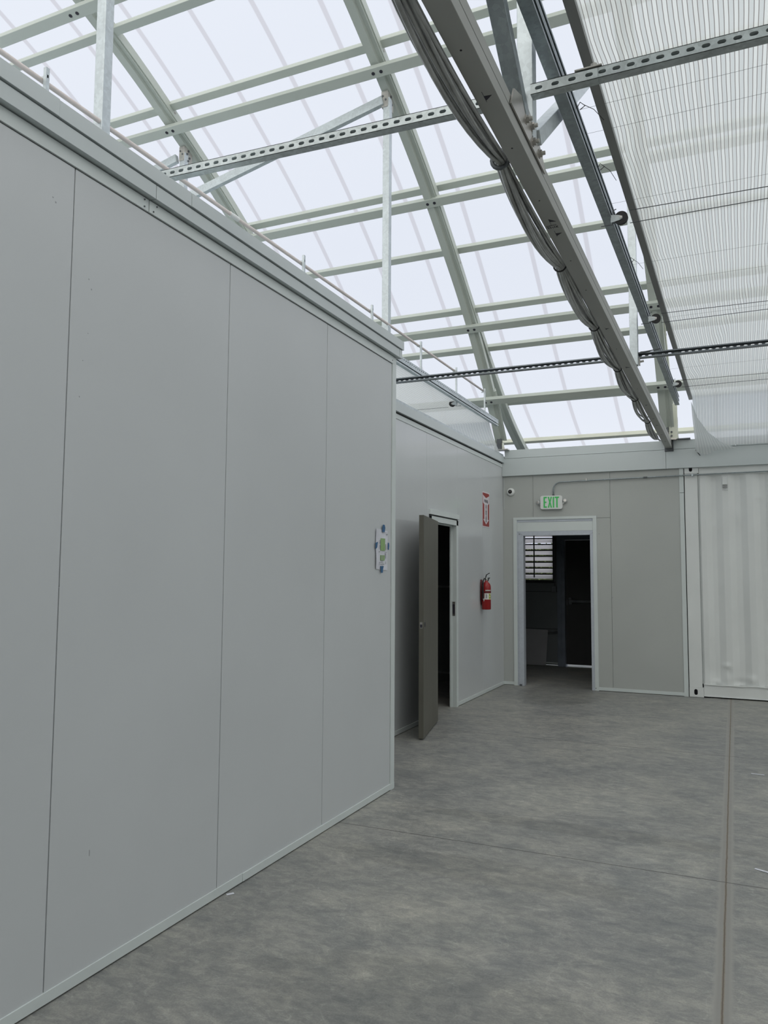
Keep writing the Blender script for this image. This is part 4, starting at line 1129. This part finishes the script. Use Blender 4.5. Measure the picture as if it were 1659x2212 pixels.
# ------------------------------------------------------------------ galvanised rails with pulleys
def rail(label, xc, ya, yb, zc, dx=0.0, perf=False, W_=.041, H_=.041):
    g = thing('galvanised_rail', (xc, ya, zc), label, 'rail', 'galvanised shade rails')
    b = MB()
    e_ = H_ / 2 - .001; f_ = W_ / 2 - .001
    L0 = Vector((xc, ya, zc)); L1 = Vector((xc + dx, yb, zc))
    for k in (0, 1):
        cz = Vector((0, 0, k * (H_ + .002)))
        # C section: solid back on the left, lips on the right with a lighter core in the mouth
        b.bar(L0 + cz + Vector((0, 0, -e_)), L1 + cz + Vector((0, 0, -e_)), W_, .0025)
        b.bar(L0 + cz + Vector((0, 0, e_)), L1 + cz + Vector((0, 0, e_)), W_, .0025)
        if not (perf and k): b.bar(L0 + cz + Vector((-f_, 0, 0)), L1 + cz + Vector((-f_, 0, 0)), .0025, H_)
        if perf and k:
            b.slotted(L0 + cz + Vector((f_, 0, 0)), L1 + cz + Vector((f_, 0, 0)), (0, 0, 1), H_, (-.0025, 0, 0), sl=.022, sw=.012)
        else:
            b.bar(L0 + cz + Vector((f_, 0, -e_ + .006)), L1 + cz + Vector((f_, 0, -e_ + .006)), .0025, .012)
            b.bar(L0 + cz + Vector((f_, 0, e_ - .006)), L1 + cz + Vector((f_, 0, e_ - .006)), .0025, .012)
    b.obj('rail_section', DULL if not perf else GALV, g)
    MB().bar(L0 + Vector((-.012, 0, .022)), L1 + Vector((-.012, 0, .022)), .006, .07).obj('rail_lit_core', MIDG, g)  # lighter metal stands in for light on the right face of the rail
    return g
rail('long galvanised rail overhead between the grey beam and the cloth bar', -.668, -3.5, 9.75, 3.545, .098, False, .050, .050)
rail('galvanised rail above the far left wall with a perforated top edge', -2.872, 2.0, 10.05, 3.508, 0, True)
def pulley(x, y, z, s, label):
    """s=+1 wheel on the +x side"""
    p = thing('cable_pulley', (x, y, z), label, 'pulley', 'black cable pulleys')
    c = Vector((x + s * .056, y, z))
    b = MB()
    for dy in (-.014, .014):
        b.prism([(0, -.024), (0, .022), (.045, .014), (.064, .006), (.064, -.008), (.045, -.016)], (s, 0, 0), (0, 0, 1), (0, .002, 0), (x, y + dy - .001, z))
    b.box(min(x, x + s * .004), max(x, x + s * .004), y - .018, y + .018, z - .024, z + .02)
    b.obj('pulley_bracket', GALV, p)
    w_ = MB().lathe(c - Vector((0, .011, 0)), [(.012, 0), (.037, .0), (.037, .005), (.031, .011), (.037, .017), (.037, .022), (.012, .022)], (0, 1, 0), 28).obj('wheel', RUBBER, p)
    MB().cyl(c - Vector((0, .019, 0)), c + Vector((0, .019, 0)), .0075, 10).obj('axle', STAINLESS, w_)
    MB().tube([(x - s * .055, y - .005, z - .032), (x + s * .01, y - .005, z - .033), (x + s * .012, y - .005, z + .05), (x + s * .03, y - .005, z + .055)], .003, 6).obj('hook_bolt', DARK_STEEL, p)
pulley(-.588, 4.42, 3.515, 1, 'nearest black pulley on the long overhead rail')
pulley(-.572, 6.37, 3.530, 1, 'middle black pulley on the long overhead rail')
pulley(-.556, 8.80, 3.555, 1, 'furthest black pulley on the long overhead rail')
pulley(-2.895, 8.45, 3.475, -1, 'lone black pulley on the rail above the far left wall')
# draw wires
def wire(a, b_, r, label, grp='thin draw wires', sag=0):
    a = Vector(a); b_ = Vector(b_); pts_ = [a.lerp(b_, q / 8) - Vector((0, 0, sag * math.sin(math.pi * q / 8))) for q in range(9)]
    return tag(MB().tube(pts_, r, 6).obj('draw_wire', WIRE), label, 'wire', grp)
nm = ['nearest', 'middle', 'furthest']
for i, (x, y, z) in enumerate(((-.485, 4.42, 3.515), (-.477, 6.37, 3.53), (-.467, 8.80, 3.555))):
    wire((x, y, z + .037), (3.2, y, z + .012), .0022, 'upper draw wire from the %s pulley under the striped cloth' % nm[i])
    wire((x, y, z - .037), (3.2, y, z - .012), .0022, 'lower draw wire from the %s pulley under the striped cloth' % nm[i])
wire((-3.0, 8.45, 3.512), (-5.2, 8.45, 3.512), .002, 'upper draw wire of the lone pulley on the left')
wire((-3.0, 8.45, 3.438), (-5.2, 8.45, 3.438), .002, 'lower draw wire of the lone pulley on the left')
for i, y in enumerate((2.65, 3.42, 3.63, 4.40, 5.35, 5.75, 6.6, 7.6, 8.3)):
    wire((-.585, y, 3.60), (3.2, y, 3.625), .0006, 'hair thin cloth support wire, number %s from the viewer' % ['one', 'two', 'three', 'four', 'five', 'six', 'seven', 'eight', 'nine'][i], 'hair thin support wires')
for y, dx, dz, lab in ((3.38, .10, -.05, 'black cable tie with a loose tail on the rail near the bolted plate'), (3.95, .07, -.06, 'black cable tie on the rail before the nearest pulley'), (5.25, .07, -.05, 'black cable tie on the rail between two pulleys')):
    b = MB().tube([(-.59, y, 3.585), (-.575, y, 3.61), (-.555, y + .01, 3.595), (-.575, y, 3.575)], .0022, 6); b.tube([(-.56, y, 3.595), (-.56 + dx * .4, y + .03, 3.580), (-.56 + dx * .75, y + .09, 3.585 + dz * .6)], .0014, 6)
    tag(b.obj('cable_tie', RUBBER), lab, 'cable tie', 'black ties on the overhead rail')

# bar on the cloth edge
def barx(y): return -.500 + (-.425 + .500) * (y - 2.72) / (9.88 - 2.72)
tag(MB().bar((barx(-3.5), -3.5, 3.615), (barx(9.88), 9.88, 3.615), .040, .030).obj('cloth_bar', paint('bar_dark_grey', (.26, .265, .26), .45, metal=.2)), 'dark grey bar along the leading edge of the striped cloth', 'bar')

# ------------------------------------------------------------------ shade cloths
def cloth(name, fx0, width, ya, yb, ztop, yend, zend, label, sgn=1, dx_end=0.0):
    nu, nv = 150, 190; vs = []; uvs = []
    Lflat = yb - ya; Ld = math.hypot(yend - yb, ztop - zend)
    for j in range(nv + 1):
        q = j / nv * (Lflat + Ld)
        if q <= Lflat: y = ya + q; z = ztop; dr = 0
        else: dr = (q - Lflat) / Ld; y = yb + (yend - yb) * dr ** 1.4; z = ztop + (zend - ztop) * dr
        for i in range(nu + 1):
            s = (i / nu) ** 1.35 * width
            amp = math.exp(-s / .12)
            ph = y * 2 * math.pi / 1.05
            wig = (math.exp(-s / .10) * (.010 * math.sin(ph) + .005 * math.sin(ph * 2.3 + 1)) + .0011 * math.exp(-s / .7) * math.sin(ph * 3.7 + s * 5)) * (1 - dr) * (s / (s + .02)) * (1 if sgn > 0 else .3)
            # diagonal crease
            cl = (y - (8.9 - 4.6 * s)) / .35
            cre = .030 / (1 + math.exp(max(-30, min(30, -cl * 4)))) * math.exp(-s / 1.2) * (1 - dr) * (1 if sgn > 0 else 0)
            x = fx0(min(y, yb)) + sgn * (s + wig * (0 if i == 0 else 1) + (cre if i else 0)) + dx_end * dr * math.exp(-s * 3)
            zz = z - ((.009 if sgn > 0 else .002) * abs(math.sin(y * math.pi / 1.15)) ** 2 * (1 - amp)) * (1 - dr) - .006 * amp * math.sin(ph + .7) * (1 - dr) * (s / (s + .03))
            zz -= .018 * math.exp(-cl * cl) * (1 - dr) * math.exp(-s / 1.2) * (sgn > 0)
            vs.append((x, y + .012 * dr * math.sin(s * 23) , zz)); uvs.append((s + .0045, q))
    fs = []
    for j in range(nv):
        for i in range(nu):
            a = j * (nu + 1) + i; fs.append((a, a + 1, a + nu + 2, a + nu + 1) if sgn > 0 else (a, a + nu + 1, a + nu + 2, a + 1))
    o = MB().add(vs, fs).obj(name, CLOTH, smooth=True)
    uvl = o.data.uv_layers.new(name='weave')
    for lp in o.data.loops: uvl.data[lp.index].uv = uvs[lp.vertex_index]
    return tag(o, label, 'shade cloth', 'striped shade cloths')
cr_ = cloth('shade_cloth', lambda y: barx(y) + .018, 4.2, -3.5, 9.86, 3.625, 10.28, 3.085, 'large white striped shade cloth stretched overhead on the right', 1, .03)
cloth('shade_cloth', lambda y: -2.893, 2.40, 2.2, 9.75, 3.50, 10.30, 3.13, 'small piece of striped shade cloth above the far left wall', -1)
# loose gathered corner hanging over the fascia
FL = [((-0.428, 9.830, 3.565), (-0.413, 9.830, 3.553)),
      ((-0.424, 9.890, 3.425), (-0.353, 9.890, 3.374)),
      ((-0.416, 9.989, 3.290), (-0.242, 9.989, 3.209)),
      ((-0.409, 10.111, 3.150), (-0.093, 10.111, 3.095)),
      ((-0.402, 10.250, 3.015), (0.068, 10.250, 3.044))]
vs = []; fs = []; uvs = []
for j in range(25):
    t = j / 24 * 4; k = min(3, int(t)); u_ = t - k
    A = Vector(FL[k][0]).lerp(Vector(FL[k + 1][0]), u_) + Vector((.010, 0, 0)); B = Vector(FL[k][1]).lerp(Vector(FL[k + 1][1]), u_)
    for i in range(25):
        s_ = i / 24; p = A.lerp(B, s_)
        p.y -= .004 + (.014 * math.sin(s_ * 9 + t * .8) + .012 * s_) * (t / 4); p.z -= .05 * (t / 4) ** 3 * abs(math.sin(s_ * 5.5)) * (1 - s_) - .006 * (t / 4) ** 3 * math.sin(s_ * 17)
        vs.append(p); uvs.append((s_ * .11 * (.3 + t), t))
for j in range(24):
    for i in range(24): a = j * 25 + i; fs.append((a, a + 1, a + 26, a + 25))
o = MB().add(vs, fs).obj('loose_corner', CLOTH_FOLD, cr_, smooth=True)
uvl = o.data.uv_layers.new(name='weave')
for lp in o.data.loops: uvl.data[lp.index].uv = uvs[lp.vertex_index]
b = MB().tube([(-.40, 10.33, 3.06), (-.385, 10.335, 3.03), (-.35, 10.345, 2.985)], .005, 6); tag(b.obj('cable_tie', RUBBER), 'black cable tie at the loose lower corner of the cloth', 'cable tie')

# ------------------------------------------------------------------ white pipe on clips above the left walls
pp_ = thing('plastic_pipe', (-2.90, 2, 3.79), 'thin pinkish white plastic pipe running above the left walls', 'pipe')
MB().tube([(-2.90, -2, 3.775), (-2.90, 2, 3.79), (-2.90, 4.0, 3.800), (-2.90, 6, 3.822), (-2.90, 8, 3.84), (-2.90, 9.60, 3.858)], .0125, 10).obj('pipe', PVC, pp_, smooth=True)
MB().cyl((-2.90, 3.98, 3.80), (-2.90, 4.07, 3.801), .016, 12).obj('pipe_socket', PLASTIC_W, pp_)
wh = ['nearest', 'second', 'third', 'fourth', 'fifth', 'furthest']
for i, (y, zt) in enumerate(((2.49, 3.845), (4.87, 3.862), (6.07, 3.872), (7.25, 3.870), (8.36, 3.875), (9.48, 3.875))):
    b = MB().box(-2.880, -2.862, y - .010, y + .010, 3.115 if i < 3 else 3.50, zt); b.box(-2.915, -2.862, y - .004, y + .004, zt - .05, zt - .035)
    tag(b.obj('pipe_stand', GALV), '%s little upright stand holding the thin plastic pipe' % wh[i], 'bracket', 'stands of the plastic pipe')

for o in bpy.data.objects:
    if '_w' in o: del o['_w']
